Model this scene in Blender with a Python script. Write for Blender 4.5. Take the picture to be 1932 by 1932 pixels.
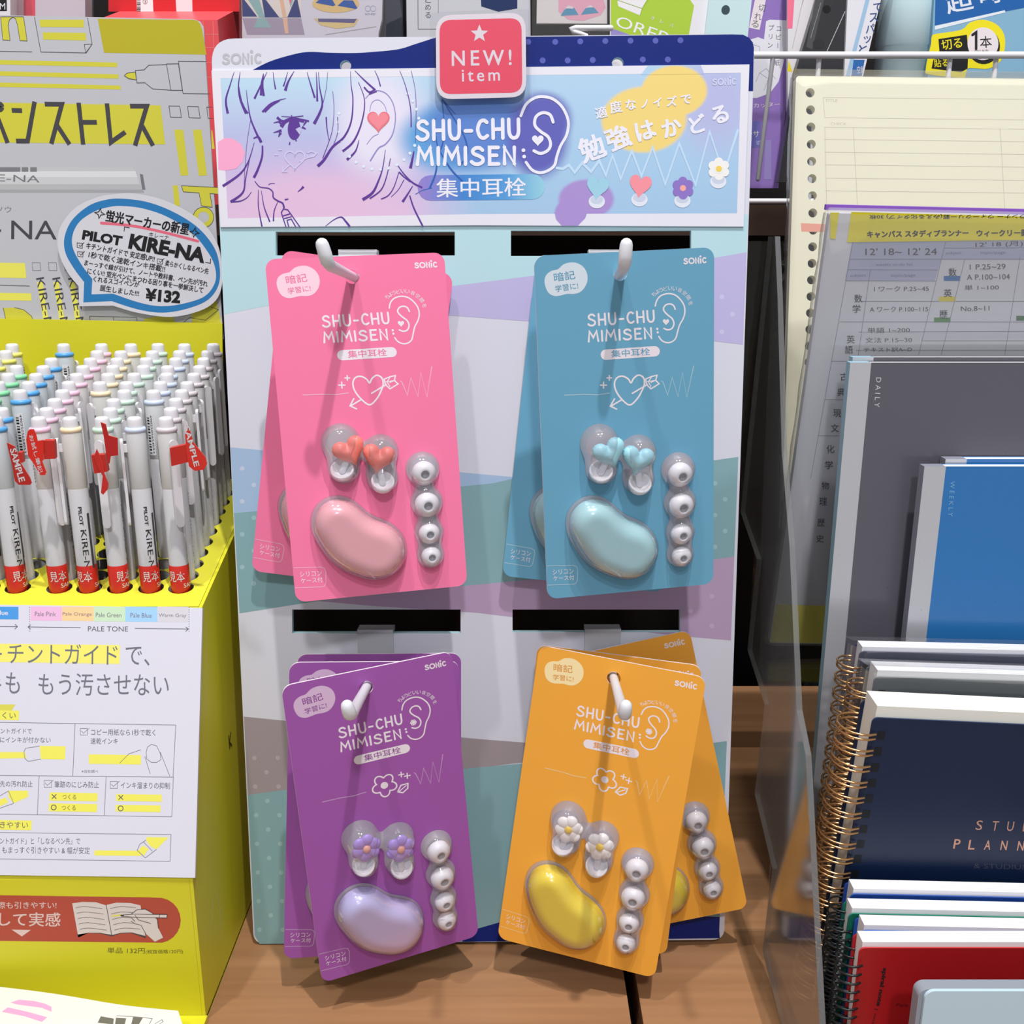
import bpy, math, random
from mathutils import Vector, Matrix
from mathutils.geometry import tessellate_polygon

for _o in list(bpy.data.objects):
    bpy.data.objects.remove(_o)
SC = bpy.context.scene
COL = SC.collection
random.seed(7)

# ------------------------------------------------------------------ camera, world, lamps, exposure
F = 1932.0
PITCH = math.radians(15.35)
CP, SP = math.cos(PITCH), math.sin(PITCH)
CAM = Vector((0.0, 0.0, 0.401))
cd = bpy.data.cameras.new('camera')
cd.sensor_fit = 'HORIZONTAL'; cd.sensor_width = 36.0; cd.lens = 36.0 * F / 1932.0
cd.clip_start = 0.01; cd.clip_end = 50
cam = bpy.data.objects.new('camera', cd)
cam.location = CAM
cam.rotation_euler = (math.pi / 2 - PITCH, 0, 0)
COL.objects.link(cam); SC.camera = cam

W = bpy.data.worlds.new('shop_light'); SC.world = W; W.use_nodes = True
W.node_tree.nodes['Background'].inputs[0].default_value = (0.95, 0.97, 1.0, 1)
W.node_tree.nodes['Background'].inputs[1].default_value = 0.38

def lamp(name, loc, target, power, size, color=(1, 1, 1), cone=70):
    l = bpy.data.lights.new(name, 'SPOT'); l.energy = power; l.color = color
    l.shadow_soft_size = size; l.spot_size = math.radians(cone); l.spot_blend = 0.8
    o = bpy.data.objects.new(name, l); o.location = loc
    d = Vector(target) - Vector(loc)
    o.rotation_euler = d.to_track_quat('-Z', 'Y').to_euler()
    COL.objects.link(o)
    return o
lamp('ceiling_or_fill_spot', (0.22, -0.12, 2.25), (0.0, 0.5, 0.3), 124, 0.022, (1, 0.985, 0.97))
lamp('ceiling_or_fill_spot', (-0.42, 0.02, 2.25), (0.0, 0.5, 0.3), 66, 0.03, (1, 0.985, 0.97))
lamp('ceiling_or_fill_spot', (0.15, -1.5, 2.3), (0.0, 0.5, 0.25), 105, 0.10, (0.97, 0.98, 1.0), 50)  # extra lamp, added only as soft fill

SC.view_settings.view_transform = 'Standard'
SC.view_settings.look = 'None'
SC.view_settings.gamma = 1.0
SC.view_settings.use_curve_mapping = False
SC.view_settings.exposure = -0.12

# ------------------------------------------------------------------ pixel rays on real planes
def ray(u, v):
    x = (u - 966.0) / F; y = (v - 966.0) / F
    return Vector((x, CP - y * SP, -SP - y * CP))
def atY(u, v, Y):
    d = ray(u, v); return CAM + d * (Y / d.y)
def atX(u, v, X):
    d = ray(u, v); return CAM + d * (X / d.x)
def atZ(u, v, Z):
    d = ray(u, v); return CAM + d * ((Z - CAM.z) / d.z)

class Frame:
    """a plane in space: origin, right, up, normal"""
    def __init__(s, o, ex, ey):
        s.o = Vector(o); s.ex = Vector(ex).normalized(); s.ey = Vector(ey).normalized()
        s.n = s.ex.cross(s.ey).normalized(); s.src = None
    def p(s, a, b, h=0.0):
        return s.o + s.ex * a + s.ey * b + s.n * h
    def px(s, u, v):
        if s.src: return s.src.px(u, v)
        d = ray(u, v)
        t = s.n.dot(s.o - CAM) / s.n.dot(d)
        q = CAM + d * t - s.o
        return (q.dot(s.ex), q.dot(s.ey))
    def pxs(s, pts):
        return [s.px(*q) for q in pts]
    def mat(s):
        m = Matrix.Identity(4)
        for i in range(3):
            m[i][0] = s.ex[i]; m[i][1] = s.ey[i]; m[i][2] = s.n[i]; m[i][3] = s.o[i]
        return m
def pose(o, lean=0, yaw=0, roll=0):
    l, y, r = math.radians(lean), math.radians(yaw), math.radians(roll)
    ex = Vector((math.cos(r), 0, math.sin(r))); ey = Vector((-math.sin(r), 0, math.cos(r)))
    RX = Matrix(((1, 0, 0), (0, math.cos(l), math.sin(l)), (0, -math.sin(l), math.cos(l))))
    RZ = Matrix(((math.cos(y), -math.sin(y), 0), (math.sin(y), math.cos(y), 0), (0, 0, 1)))
    return Frame(o, RZ @ (RX @ ex), RZ @ (RX @ ey))
IDENT = Frame((0, 0, 0), (1, 0, 0), (0, 1, 0))
def local_frame(src):
    f = Frame((0, 0, 0), (1, 0, 0), (0, 1, 0)); f.src = src; return f

# ------------------------------------------------------------------ materials
def lin(c):
    c = c / 255.0
    return c / 12.92 if c <= 0.04045 else ((c + 0.055) / 1.055) ** 2.4
MATS = {}
def paint(r, g, b, rough=0.5, spec=0.35, metal=0.0, coat=0.0, bump=0.0, kind=''):
    key = (r, g, b, rough, spec, metal, coat, bump, kind)
    if key in MATS: return MATS[key]
    m = bpy.data.materials.new('paint_%d_%d_%d' % (r, g, b)); m.use_nodes = True
    nt = m.node_tree; p = nt.nodes['Principled BSDF']
    p.inputs['Base Color'].default_value = (lin(r), lin(g), lin(b), 1)
    p.inputs['Metallic'].default_value = metal
    p.inputs['Specular IOR Level'].default_value = spec
    p.inputs['Coat Weight'].default_value = coat
    if coat: p.inputs['Coat Roughness'].default_value = 0.12
    tc = nt.nodes.new('ShaderNodeTexCoord'); nz = nt.nodes.new('ShaderNodeTexNoise')
    nz.inputs['Scale'].default_value = 220.0; nz.inputs['Detail'].default_value = 2.0
    nt.links.new(tc.outputs['Object'], nz.inputs['Vector'])
    mr = nt.nodes.new('ShaderNodeMapRange')
    mr.inputs['To Min'].default_value = max(0.03, rough - 0.06); mr.inputs['To Max'].default_value = min(1, rough + 0.06)
    nt.links.new(nz.outputs['Fac'], mr.inputs['Value']); nt.links.new(mr.outputs['Result'], p.inputs['Roughness'])
    if bump:
        bp = nt.nodes.new('ShaderNodeBump'); bp.inputs['Strength'].default_value = bump; bp.inputs['Distance'].default_value = 0.0004
        nt.links.new(nz.outputs['Fac'], bp.inputs['Height']); nt.links.new(bp.outputs['Normal'], p.inputs['Normal'])
    MATS[key] = m
    return m
def clear(tint=(0.93, 0.93, 0.95), gloss=0.10, rough=0.06, fres=0.5, haze=0.0, name='clear_plastic', bump=0.06):
    key = ('clear', tint, gloss, rough, fres, haze, bump)
    if key in MATS: return MATS[key]
    m = bpy.data.materials.new(name); m.use_nodes = True
    nt = m.node_tree; nt.nodes.clear()
    out = nt.nodes.new('ShaderNodeOutputMaterial')
    tr = nt.nodes.new('ShaderNodeBsdfTransparent'); tr.inputs[0].default_value = (*tint, 1)
    gl = nt.nodes.new('ShaderNodeBsdfGlossy'); gl.inputs['Roughness'].default_value = rough
    lw = nt.nodes.new('ShaderNodeLayerWeight'); lw.inputs['Blend'].default_value = fres
    mr = nt.nodes.new('ShaderNodeMapRange'); mr.inputs['To Min'].default_value = gloss * 0.4; mr.inputs['To Max'].default_value = min(0.9, gloss * 5)
    nz = nt.nodes.new('ShaderNodeTexNoise'); nz.inputs['Scale'].default_value = 60
    bp = nt.nodes.new('ShaderNodeBump'); bp.inputs['Strength'].default_value = bump; bp.inputs['Distance'].default_value = 0.001
    tc = nt.nodes.new('ShaderNodeTexCoord'); nt.links.new(tc.outputs['Object'], nz.inputs['Vector'])
    nt.links.new(nz.outputs['Fac'], bp.inputs['Height']); nt.links.new(bp.outputs['Normal'], gl.inputs['Normal'])
    mx = nt.nodes.new('ShaderNodeMixShader')
    nt.links.new(lw.outputs['Facing'], mr.inputs['Value']); nt.links.new(mr.outputs['Result'], mx.inputs[0])
    base = tr
    if haze:
        df = nt.nodes.new('ShaderNodeBsdfDiffuse'); df.inputs[0].default_value = (0.85, 0.85, 0.88, 1)
        m2 = nt.nodes.new('ShaderNodeMixShader'); m2.inputs[0].default_value = haze
        nt.links.new(tr.outputs[0], m2.inputs[1]); nt.links.new(df.outputs[0], m2.inputs[2]); base = m2
    nt.links.new(base.outputs[0], mx.inputs[1]); nt.links.new(gl.outputs[0], mx.inputs[2])
    nt.links.new(mx.outputs[0], out.inputs[0])
    MATS[key] = m
    return m
def ramp(name, axis, lo, hi, stops, rough=0.5, spec=0.35, angle=0.0):
    """a printed gradient in the thing's own coordinates"""
    m = bpy.data.materials.new(name); m.use_nodes = True
    nt = m.node_tree; p = nt.nodes['Principled BSDF']
    p.inputs['Roughness'].default_value = rough; p.inputs['Specular IOR Level'].default_value = spec
    tc = nt.nodes.new('ShaderNodeTexCoord'); sx = nt.nodes.new('ShaderNodeSeparateXYZ')
    nt.links.new(tc.outputs['Object'], sx.inputs[0])
    mr = nt.nodes.new('ShaderNodeMapRange'); mr.inputs['From Min'].default_value = lo; mr.inputs['From Max'].default_value = hi
    nt.links.new(sx.outputs[axis], mr.inputs['Value'])
    cr = nt.nodes.new('ShaderNodeValToRGB')
    while len(cr.color_ramp.elements) < len(stops): cr.color_ramp.elements.new(0.5)
    for e, (pos, c) in zip(cr.color_ramp.elements, stops):
        e.position = pos; e.color = (lin(c[0]), lin(c[1]), lin(c[2]), 1)
    nt.links.new(mr.outputs[0], cr.inputs[0]); nt.links.new(cr.outputs[0], p.inputs['Base Color'])
    return m

WHITE = paint(228, 226, 236)
BLACK = paint(28, 27, 30)
GREY = paint(95, 95, 102)

# ------------------------------------------------------------------ mesh builder
LAY = 0.00003
def cr(pts, n=7, closed=False):
    """Catmull-Rom through 2D points (3rd value, if any, rides along)"""
    P = [tuple(q) for q in pts]; k = len(P); out = []
    segs = k if closed else k - 1
    for i in range(segs):
        if closed: a, b, c, d = P[(i - 1) % k], P[i], P[(i + 1) % k], P[(i + 2) % k]
        else: a, b, c, d = P[max(i - 1, 0)], P[i], P[i + 1], P[min(i + 2, k - 1)]
        for j in range(n):
            t = j / n
            out.append(tuple(0.5 * ((2 * b[m]) + (-a[m] + c[m]) * t + (2 * a[m] - 5 * b[m] + 4 * c[m] - d[m]) * t * t + (-a[m] + 3 * b[m] - 3 * c[m] + d[m]) * t ** 3) for m in range(len(b))))
    if not closed: out.append(P[-1])
    return out
def circ(cx, cy, r, n=20, ry=None, a0=0):
    ry = r if ry is None else ry
    return [(cx + r * math.cos(a0 + 2 * math.pi * i / n), cy + ry * math.sin(a0 + 2 * math.pi * i / n)) for i in range(n)]
def arc(cx, cy, r, a0, a1, n=10):
    return [(cx + r * math.cos(math.radians(a0 + (a1 - a0) * i / n)), cy + r * math.sin(math.radians(a0 + (a1 - a0) * i / n))) for i in range(n + 1)]
def rrect(x0, y0, x1, y1, r, n=6):
    r = min(r, abs(x1 - x0) / 2 - 1e-9, abs(y1 - y0) / 2 - 1e-9)
    return arc(x1 - r, y1 - r, r, 0, 90, n) + arc(x0 + r, y1 - r, r, 90, 180, n) + arc(x0 + r, y0 + r, r, 180, 270, n) + arc(x1 - r, y0 + r, r, 270, 360, n)
def rect(x0, y0, x1, y1): return [(x0, y0), (x1, y0), (x1, y1), (x0, y1)]
def round_poly(pts, r, n=5):
    """round the corners of a polygon"""
    out = []; k = len(pts)
    for i in range(k):
        a, b, c = Vector(pts[i - 1]), Vector(pts[i]), Vector(pts[(i + 1) % k])
        rr = r[i] if isinstance(r, (list, tuple)) else r
        if rr <= 0: out.append(tuple(b)); continue
        d1 = (a - b).normalized(); d2 = (c - b).normalized()
        p1 = b + d1 * min(rr, (a - b).length / 2.01); p2 = b + d2 * min(rr, (c - b).length / 2.01)
        for j in range(n + 1):
            t = j / n
            out.append(tuple(p1 * (1 - t) ** 2 + b * 2 * t * (1 - t) + p2 * t * t))
    return out
def area(p): return sum(p[i - 1][0] * p[i][1] - p[i][0] * p[i - 1][1] for i in range(len(p))) / 2

_TXT = {}
def glyphs(s, bold=0.0):
    key = (s, bold)
    if key in _TXT: return _TXT[key]
    c = bpy.data.curves.new('lettering', 'FONT'); c.body = s; c.resolution_u = 3; c.offset = bold
    o = bpy.data.objects.new('lettering', c); COL.objects.link(o)
    bpy.context.view_layer.update()
    ev = o.evaluated_get(bpy.context.evaluated_depsgraph_get()); me = ev.to_mesh()
    vs = [(v.co.x, v.co.y) for v in me.vertices]; fs = [tuple(f.vertices) for f in me.polygons]
    ev.to_mesh_clear(); bpy.data.objects.remove(o); bpy.data.curves.remove(c)
    _TXT[key] = (vs, fs)
    return vs, fs

class MB:
    def __init__(s, fr=IDENT):
        s.fr = fr; s.v = []; s.f = []; s.m = []; s.sm = []; s.mats = []
    def mi(s, m):
        if m not in s.mats: s.mats.append(m)
        return s.mats.index(m)
    def face(s, idx, m, smooth=False):
        s.f.append(tuple(idx)); s.m.append(s.mi(m)); s.sm.append(smooth)
    def add(s, pts):
        b = len(s.v); s.v.extend(Vector(q) for q in pts); return b
    # flat shapes, in the frame's own (a, b, h)
    def fill(s, pts, h, m, holes=(), flip=False):
        pts = list(pts)
        if area(pts) < 0: pts = pts[::-1]
        loops = [[Vector((x, y, 0)) for x, y in pts]] + [[Vector((x, y, 0)) for x, y in q] for q in holes]
        flat = [q for l in loops for q in l]
        b = s.add(s.fr.p(q.x, q.y, h) for q in flat)
        for t in tessellate_polygon(loops):
            a, c, d = (flat[i] for i in t)
            ccw = (c.x - a.x) * (d.y - a.y) - (d.x - a.x) * (c.y - a.y) > 0
            if ccw == flip: t = t[::-1]
            s.face([b + i for i in t], m)
    def wall(s, pts, h0, h1, m, inner=False, smooth=False):
        pts = list(pts)
        if (area(pts) < 0) != inner: pts = pts[::-1]
        k = len(pts)
        b = s.add([s.fr.p(x, y, h0) for x, y in pts] + [s.fr.p(x, y, h1) for x, y in pts])
        for i in range(k):
            j = (i + 1) % k
            s.face((b + i, b + j, b + k + j, b + k + i), m, smooth)
    def prism(s, pts, h0, h1, m, side=None, holes=(), back=None):
        s.fill(pts, h1, m, holes); s.fill(pts, h0, back or side or m, holes, True)
        s.wall(pts, h0, h1, side or m)
        for q in holes: s.wall(q, h0, h1, side or m, True)
    def strip(s, pts, w, h, m, closed=False, cap=True):
        """a drawn line; w one width or one per point"""
        pts = [Vector(q[:2]) for q in pts]; k = len(pts)
        ws = list(w) if isinstance(w, (list, tuple)) else [w] * k
        L = []
        for i in range(k):
            a = pts[i - 1] if (i or closed) else pts[i]
            c = pts[(i + 1) % k] if (i < k - 1 or closed) else pts[i]
            d1 = (pts[i] - a); d2 = (c - pts[i])
            d1 = d1.normalized() if d1.length > 1e-9 else d2.normalized()
            d2 = d2.normalized() if d2.length > 1e-9 else d1
            t = d1 + d2
            t = t.normalized() if t.length > 1e-6 else d1
            nn = Vector((-t.y, t.x)); co = max(0.5, nn.dot(Vector((-d1.y, d1.x))))
            L.append(nn * (ws[i] / 2 / co))
        b = s.add([s.fr.p(*(pts[i] + L[i]), h) for i in range(k)] + [s.fr.p(*(pts[i] - L[i]), h) for i in range(k)])
        for i in range(k if closed else k - 1):
            j = (i + 1) % k
            s.face((b + k + i, b + k + j, b + j, b + i), m)
        if cap and not closed:
            for e in (0, k - 1):
                if ws[e] > 0: s.fill(circ(pts[e].x, pts[e].y, ws[e] / 2, 10), h + .7e-6, m)
    # the same, from positions read off the photograph and carried onto the plane
    def lift(s, z):
        s.cnt = getattr(s, 'cnt', 0) + 1
        return z * LAY + (s.cnt % 14) * 1.8e-6
    def pfill(s, pts, z, m, holes=()): s.fill(s.fr.pxs(pts), s.lift(z), m, [s.fr.pxs(q) for q in holes])
    def unit(s, u, v):
        a = s.fr.px(u, v); c = s.fr.px(u + 4, v); d = s.fr.px(u, v + 4)
        return (math.hypot(c[0] - a[0], c[1] - a[1]) + math.hypot(d[0] - a[0], d[1] - a[1])) / 8
    def pline(s, pts, w, z, m, closed=False, smooth=0, cap=True, taper=None):
        P = cr(pts, smooth, closed) if smooth else pts
        k = s.unit(*P[0][:2]); n = len(P)
        if taper: ws = [k * (taper[0] + (taper[1] - taper[0]) * i / (n - 1)) for i in range(n)]
        elif isinstance(w, (list, tuple)): ws = [q * k for q in w]
        else: ws = w * k
        s.strip([s.fr.px(q[0], q[1]) for q in P], ws, s.lift(z), m, closed, cap)
    def ptext(s, txt, p0, p1, hgt, z, m, bold=0.0, shear=0.0):
        """lettering whose inked box stands on p0-p1 and is hgt high (photograph positions)"""
        if bold and any(ord(c) > 255 for c in txt):
            q = bold * 1.1 * hgt
            dd = Vector((p1[0] - p0[0], p1[1] - p0[1])).normalized(); uu = Vector((dd.y, -dd.x))
            for i, (a, c) in enumerate(((-.5, -.4), (.5, -.4), (-.5, .4), (.5, .4))):
                o = (dd * a + uu * c) * q
                s.ptext(txt, (p0[0] + o.x, p0[1] + o.y), (p1[0] + o.x, p1[1] + o.y), hgt, z, m, 0.0, shear)
            return
        vs, fs = glyphs(txt, bold)
        if not vs: return
        hh = s.lift(z)
        x0 = min(q[0] for q in vs); x1 = max(q[0] for q in vs); y0 = min(q[1] for q in vs); y1 = max(q[1] for q in vs)
        d = Vector((p1[0] - p0[0], p1[1] - p0[1])); up = Vector((d.y, -d.x)).normalized() * hgt
        pts = []
        for x, y in vs:
            fy = (y - y0) / max(1e-9, y1 - y0)
            q = Vector(p0) + d * ((x - x0) / (x1 - x0)) + up * fy + d.normalized() * shear * hgt * fy
            pts.append(s.fr.p(*s.fr.px(q.x, q.y), hh))
        b = s.add(pts)
        for f in fs: s.face([b + i for i in f], m)
    def pchar(s, ch, x, y, size, rot, z, m, bold=0.0):
        """one character, its em square centred on (x, y)"""
        vs, fs = glyphs(ch); a = math.radians(rot); ca, sa = math.cos(a) * size, math.sin(a) * size
        for dx, dy in (((-.5, -.4), (.5, -.4), (-.5, .4), (.5, .4)) if bold else ((0, 0),)):
            hh = s.lift(z)
            k = s.add(s.fr.p(*s.fr.px(x + (q[0] - .5 + dx * bold) * ca + (q[1] - .38 + dy * bold) * sa, y + (q[0] - .5 + dx * bold) * sa - (q[1] - .38 + dy * bold) * ca), hh) for q in vs)
            for f in fs: s.face([k + i for i in f], m)
    def column(s, txt, p0, p1, size, z, m, bold=0.0):
        """characters one under another from p0 to p1"""
        n = len(txt)
        for i, ch in enumerate(txt):
            t = i / max(1, n - 1); x = p0[0] + (p1[0] - p0[0]) * t; y = p0[1] + (p1[1] - p0[1]) * t
            if ch.strip(): s.pchar(ch, x, y, size, 90 if ch == 'ー' else 0, z, m, bold)
    # solid shapes in world space
    def tube(s, pts, r, m, seg=12, ends='round'):
        pts = [Vector(q) for q in pts]; k = len(pts)
        rs = list(r) if isinstance(r, (list, tuple)) else [r] * k
        if ends == 'round':
            d0 = (pts[0] - pts[1]).normalized(); d1 = (pts[-1] - pts[-2]).normalized()
            pre = [(pts[0] + d0 * rs[0] * math.sin(a), rs[0] * math.cos(a)) for a in (1.5, 1.1, .6)]
            post = [(pts[-1] + d1 * rs[-1] * math.sin(a), rs[-1] * math.cos(a)) for a in (.6, 1.1, 1.5)]
            pts = [q[0] for q in pre] + pts + [q[0] for q in post]; rs = [q[1] for q in pre] + rs + [q[1] for q in post]; k = len(pts)
        t = (pts[1] - pts[0]).normalized()
        u = t.orthogonal().normalized(); rings = []
        for i in range(k):
            a = pts[i - 1] if i else pts[0]; c = pts[i + 1] if i < k - 1 else pts[-1]
            t2 = (c - a).normalized()
            q = t.rotation_difference(t2); u = (q @ u).normalized(); t = t2; w = t.cross(u)
            rings.append(s.add(pts[i] + (u * math.cos(2 * math.pi * j / seg) + w * math.sin(2 * math.pi * j / seg)) * rs[i] for j in range(seg)))
        for i in range(k - 1):
            for j in range(seg):
                j2 = (j + 1) % seg
                s.face((rings[i] + j, rings[i] + j2, rings[i + 1] + j2, rings[i + 1] + j), m, True)
        s.face([rings[0] + j for j in range(seg)][::-1], m); s.face([rings[-1] + j for j in range(seg)], m)
    def lathe(s, o, ax, prof, m, seg=20, smooth=True):
        """profile of (radius, height) turned about ax; a material per step may be given"""
        o = Vector(o); ax = Vector(ax).normalized(); u = ax.orthogonal().normalized(); w = ax.cross(u)
        rings = [s.add(o + ax * z + (u * math.cos(2 * math.pi * j / seg) + w * math.sin(2 * math.pi * j / seg)) * max(r, 1e-5) for j in range(seg)) for r, z in prof]
        for i in range(len(prof) - 1):
            mm = m[i] if isinstance(m, (list, tuple)) else m
            for j in range(seg):
                j2 = (j + 1) % seg
                s.face((rings[i] + j, rings[i] + j2, rings[i + 1] + j2, rings[i + 1] + j), mm, smooth)
        return rings
    def ball(s, o, r, m, seg=14, ax=(0, 0, 1), sq=1.0):
        n = 8
        s.lathe(o, ax, [(r * math.sin(math.pi * i / n), -r * sq * math.cos(math.pi * i / n)) for i in range(n + 1)], m, seg)
    def box(s, a0, a1, b0, b1, h0, h1, m, side=None, r=0.0):
        s.prism(rrect(a0, b0, a1, b1, r) if r else rect(a0, b0, a1, b1), h0, h1, m, side)
    def dome(s, sdf, box, step, hf, m, h0=0.0):
        """a bubble over the area where sdf < 0; hf(depth) is its height"""
        x0, y0, x1, y1 = box; nx = int((x1 - x0) / step) + 1; ny = int((y1 - y0) / step) + 1
        e = step * 0.2; idx = {}; pos = {}
        val = [[sdf(x0 + i * step, y0 + j * step) for j in range(ny + 1)] for i in range(nx + 1)]
        cells = [(i, j) for i in range(nx) for j in range(ny) if min(val[i][j], val[i + 1][j], val[i][j + 1], val[i + 1][j + 1]) < 0 and sum(q < 0 for q in (val[i][j], val[i + 1][j], val[i][j + 1], val[i + 1][j + 1])) >= 1]
        def vert(i, j):
            if (i, j) in idx: return idx[(i, j)]
            x, y = x0 + i * step, y0 + j * step; d = val[i][j]
            if d >= 0:
                for _ in range(5):
                    gx = (sdf(x + e, y) - sdf(x - e, y)) / (2 * e); gy = (sdf(x, y + e) - sdf(x, y - e)) / (2 * e)
                    g2 = max(gx * gx + gy * gy, 0.05); x -= d * gx / g2; y -= d * gy / g2; d = sdf(x, y)
                z = h0
            else: z = h0 + hf(-d)
            b = s.add([s.fr.p(x, y, z)]); idx[(i, j)] = b; return b
        for i, j in cells:
            s.face((vert(i, j), vert(i + 1, j), vert(i + 1, j + 1), vert(i, j + 1)), m, True)
    def build(s, name, parent=None, M=None, bevel=0.0):
        me = bpy.data.meshes.new(name)
        if M is None and parent is not None: M = MW.get(parent.name)
        vs = s.v
        if M is not None:
            inv = M.inverted(); vs = [inv @ q for q in vs]
        me.from_pydata([tuple(q) for q in vs], [], s.f)
        for m in s.mats: me.materials.append(m)
        me.polygons.foreach_set('material_index', s.m)
        me.polygons.foreach_set('use_smooth', s.sm)
        me.update()
        o = bpy.data.objects.new(name, me); COL.objects.link(o)
        if parent is not None: o.parent = parent; MW[o.name] = M
        else: MW[o.name] = Matrix.Identity(4)
        if bevel:
            b = o.modifiers.new('bevel', 'BEVEL'); b.width = bevel; b.segments = 2; b.limit_method = 'ANGLE'; b.angle_limit = 0.7
        return o
MW = {}
def tag(o, label=None, cat=None, group=None, kind=None):
    if label: o['label'] = label
    if cat: o['category'] = cat
    if group: o['group'] = group
    if kind: o['kind'] = kind
    return o
def thing(name, loc, label, cat, group=None, M=None):
    o = bpy.data.objects.new(name, None); o.empty_display_size = 0.02
    if M is None: M = Matrix.Translation(Vector(loc))
    o.matrix_world = M; COL.objects.link(o); MW[o.name] = M.copy()
    return tag(o, label, cat, group)
def solo(mb, name, loc, label, cat, group=None, bevel=0.0):
    """a thing that is one mesh, its origin at its base"""
    M = Matrix.Translation(Vector(loc))
    o = mb.build(name, None, M, bevel); o.matrix_world = M; MW[o.name] = M
    return tag(o, label, cat, group)
def dup(o, M=None, parent=None):
    c = o.copy(); COL.objects.link(c)
    if parent is not None: c.parent = parent
    if M is not None: c.matrix_world = M; MW[c.name] = M.copy()
    for ch in [q for q in bpy.data.objects if q.parent == o]:
        dup(ch, None, c)
    return c

# ------------------------------------------------------------------ the setting
def wood(name, base, dark, scale=(3, 40, 40)):
    m = bpy.data.materials.new(name); m.use_nodes = True
    nt = m.node_tree; p = nt.nodes['Principled BSDF']
    tc = nt.nodes.new('ShaderNodeTexCoord'); mp = nt.nodes.new('ShaderNodeMapping'); mp.inputs['Scale'].default_value = scale
    nz = nt.nodes.new('ShaderNodeTexNoise'); nz.inputs['Scale'].default_value = 2.0; nz.inputs['Detail'].default_value = 6; nz.inputs['Distortion'].default_value = 0.25
    rp = nt.nodes.new('ShaderNodeValToRGB')
    rp.color_ramp.elements[0].position = 0.3; rp.color_ramp.elements[0].color = (*[lin(c) for c in dark], 1)
    rp.color_ramp.elements[1].position = 0.7; rp.color_ramp.elements[1].color = (*[lin(c) for c in base], 1)
    nt.links.new(tc.outputs['Object'], mp.inputs[0]); nt.links.new(mp.outputs[0], nz.inputs['Vector'])
    nt.links.new(nz.outputs['Fac'], rp.inputs[0]); nt.links.new(rp.outputs[0], p.inputs['Base Color'])
    p.inputs['Roughness'].default_value = 0.42; p.inputs['Specular IOR Level'].default_value = 0.4
    return m
OAK = wood('oak_veneer', (172, 127, 90), (154, 111, 77), (2.5, 60, 60))
DARKWOOD = wood('dark_wood', (70, 50, 40), (50, 36, 30))
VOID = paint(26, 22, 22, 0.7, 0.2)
def block(name, x0, x1, y0, y1, z0, z1, m, label=None, cat=None, kind=None, bevel=0.0):
    b = MB(Frame((0, 0, 0), (1, 0, 0), (0, 1, 0)))
    b.box(x0, x1, y0, y1, z0, z1, m)
    o = solo(b, name, ((x0 + x1) / 2, (y0 + y1) / 2, z0), label, cat, None, bevel)
    if kind: o['kind'] = kind
    return o
block('wall_back', -1.0, 1.0, 0.93, 0.95, -0.4, 1.0, VOID, kind='structure')
block('light_block_left', -1.02, -1.0, 0.60, 0.95, -0.4, 1.0, VOID, kind='structure')  # unseen panel added to stop world light leaking in behind the display
block('light_block_right', 1.0, 1.02, 0.60, 0.95, -0.4, 1.0, VOID, kind='structure')  # the same added light block on the other side
block('shade_backing_1', -1.0, 1.0, 0.15, 0.93, -0.06, -0.028, VOID, kind='structure')  # dark sheet added below so the shelf gaps read as shade
block('shelf_board', -1.0, 0.0625, 0.2, 0.745, -0.028, 0, OAK, 'oak shelf board under the yellow pen box, left of the dark gap', 'shelf', bevel=0.0008)
block('shelf_board', 0.0690, 1.0, 0.2, 0.745, -0.028, 0, OAK, 'oak shelf board under the notebooks, right of the dark gap', 'shelf', bevel=0.0008)
block('shelf_board', -1.0, 1.0, 0.772, 0.86, -0.028, 0, OAK, 'narrow oak strip at the very back of the shelf', 'shelf')
block('upper_shelf', -1.0, 1.0, 0.72, 0.93, 0.398, 0.418, DARKWOOD, 'dark brown upper shelf behind the display, carrying red boxes and cutters', 'shelf')

# ------------------------------------------------------------------ drawing helpers shared by the printed things
LET = {
 'S': (.62, [('c', [(.56,.84),(.42,.97),(.22,.97),(.07,.82),(.12,.63),(.36,.5),(.56,.35),(.56,.13),(.36,.0),(.14,.02),(.0,.14)])]),
 'H': (.62, [('l', [(.04,0),(.04,1)]), ('l', [(.58,0),(.58,1)]), ('l', [(.04,.48),(.58,.48)])]),
 'U': (.62, [('c', [(.04,1),(.04,.6),(.06,.28),(.16,.06),(.32,.0),(.48,.06),(.57,.28),(.58,.6),(.58,1)])]),
 '-': (.42, [('l', [(.04,.42),(.38,.42)])]),
 'C': (.60, [('c', [(.56,.86),(.40,.97),(.18,.88),(.05,.5),(.16,.12),(.38,.02),(.58,.14)])]),
 'M': (.76, [('l', [(.0,0),(.1,1),(.38,.38),(.66,1),(.76,0)])]),
 'I': (.10, [('l', [(.05,0),(.05,1)])]),
 'E': (.50, [('l', [(.48,1),(.04,1),(.04,0),(.5,0)]), ('l', [(.04,.52),(.4,.52)])]),
 'N': (.58, [('l', [(.04,0),(.04,1),(.54,0),(.54,1)])]),
 'O': (.86, [('o', [(.43,1),(.12,.86),(.0,.5),(.12,.14),(.43,0),(.74,.14),(.86,.5),(.74,.86)])]),
 'i': (.10, [('l', [(.05,0),(.05,.78)]), ('d', [(.05,1.28)])]),
}
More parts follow.
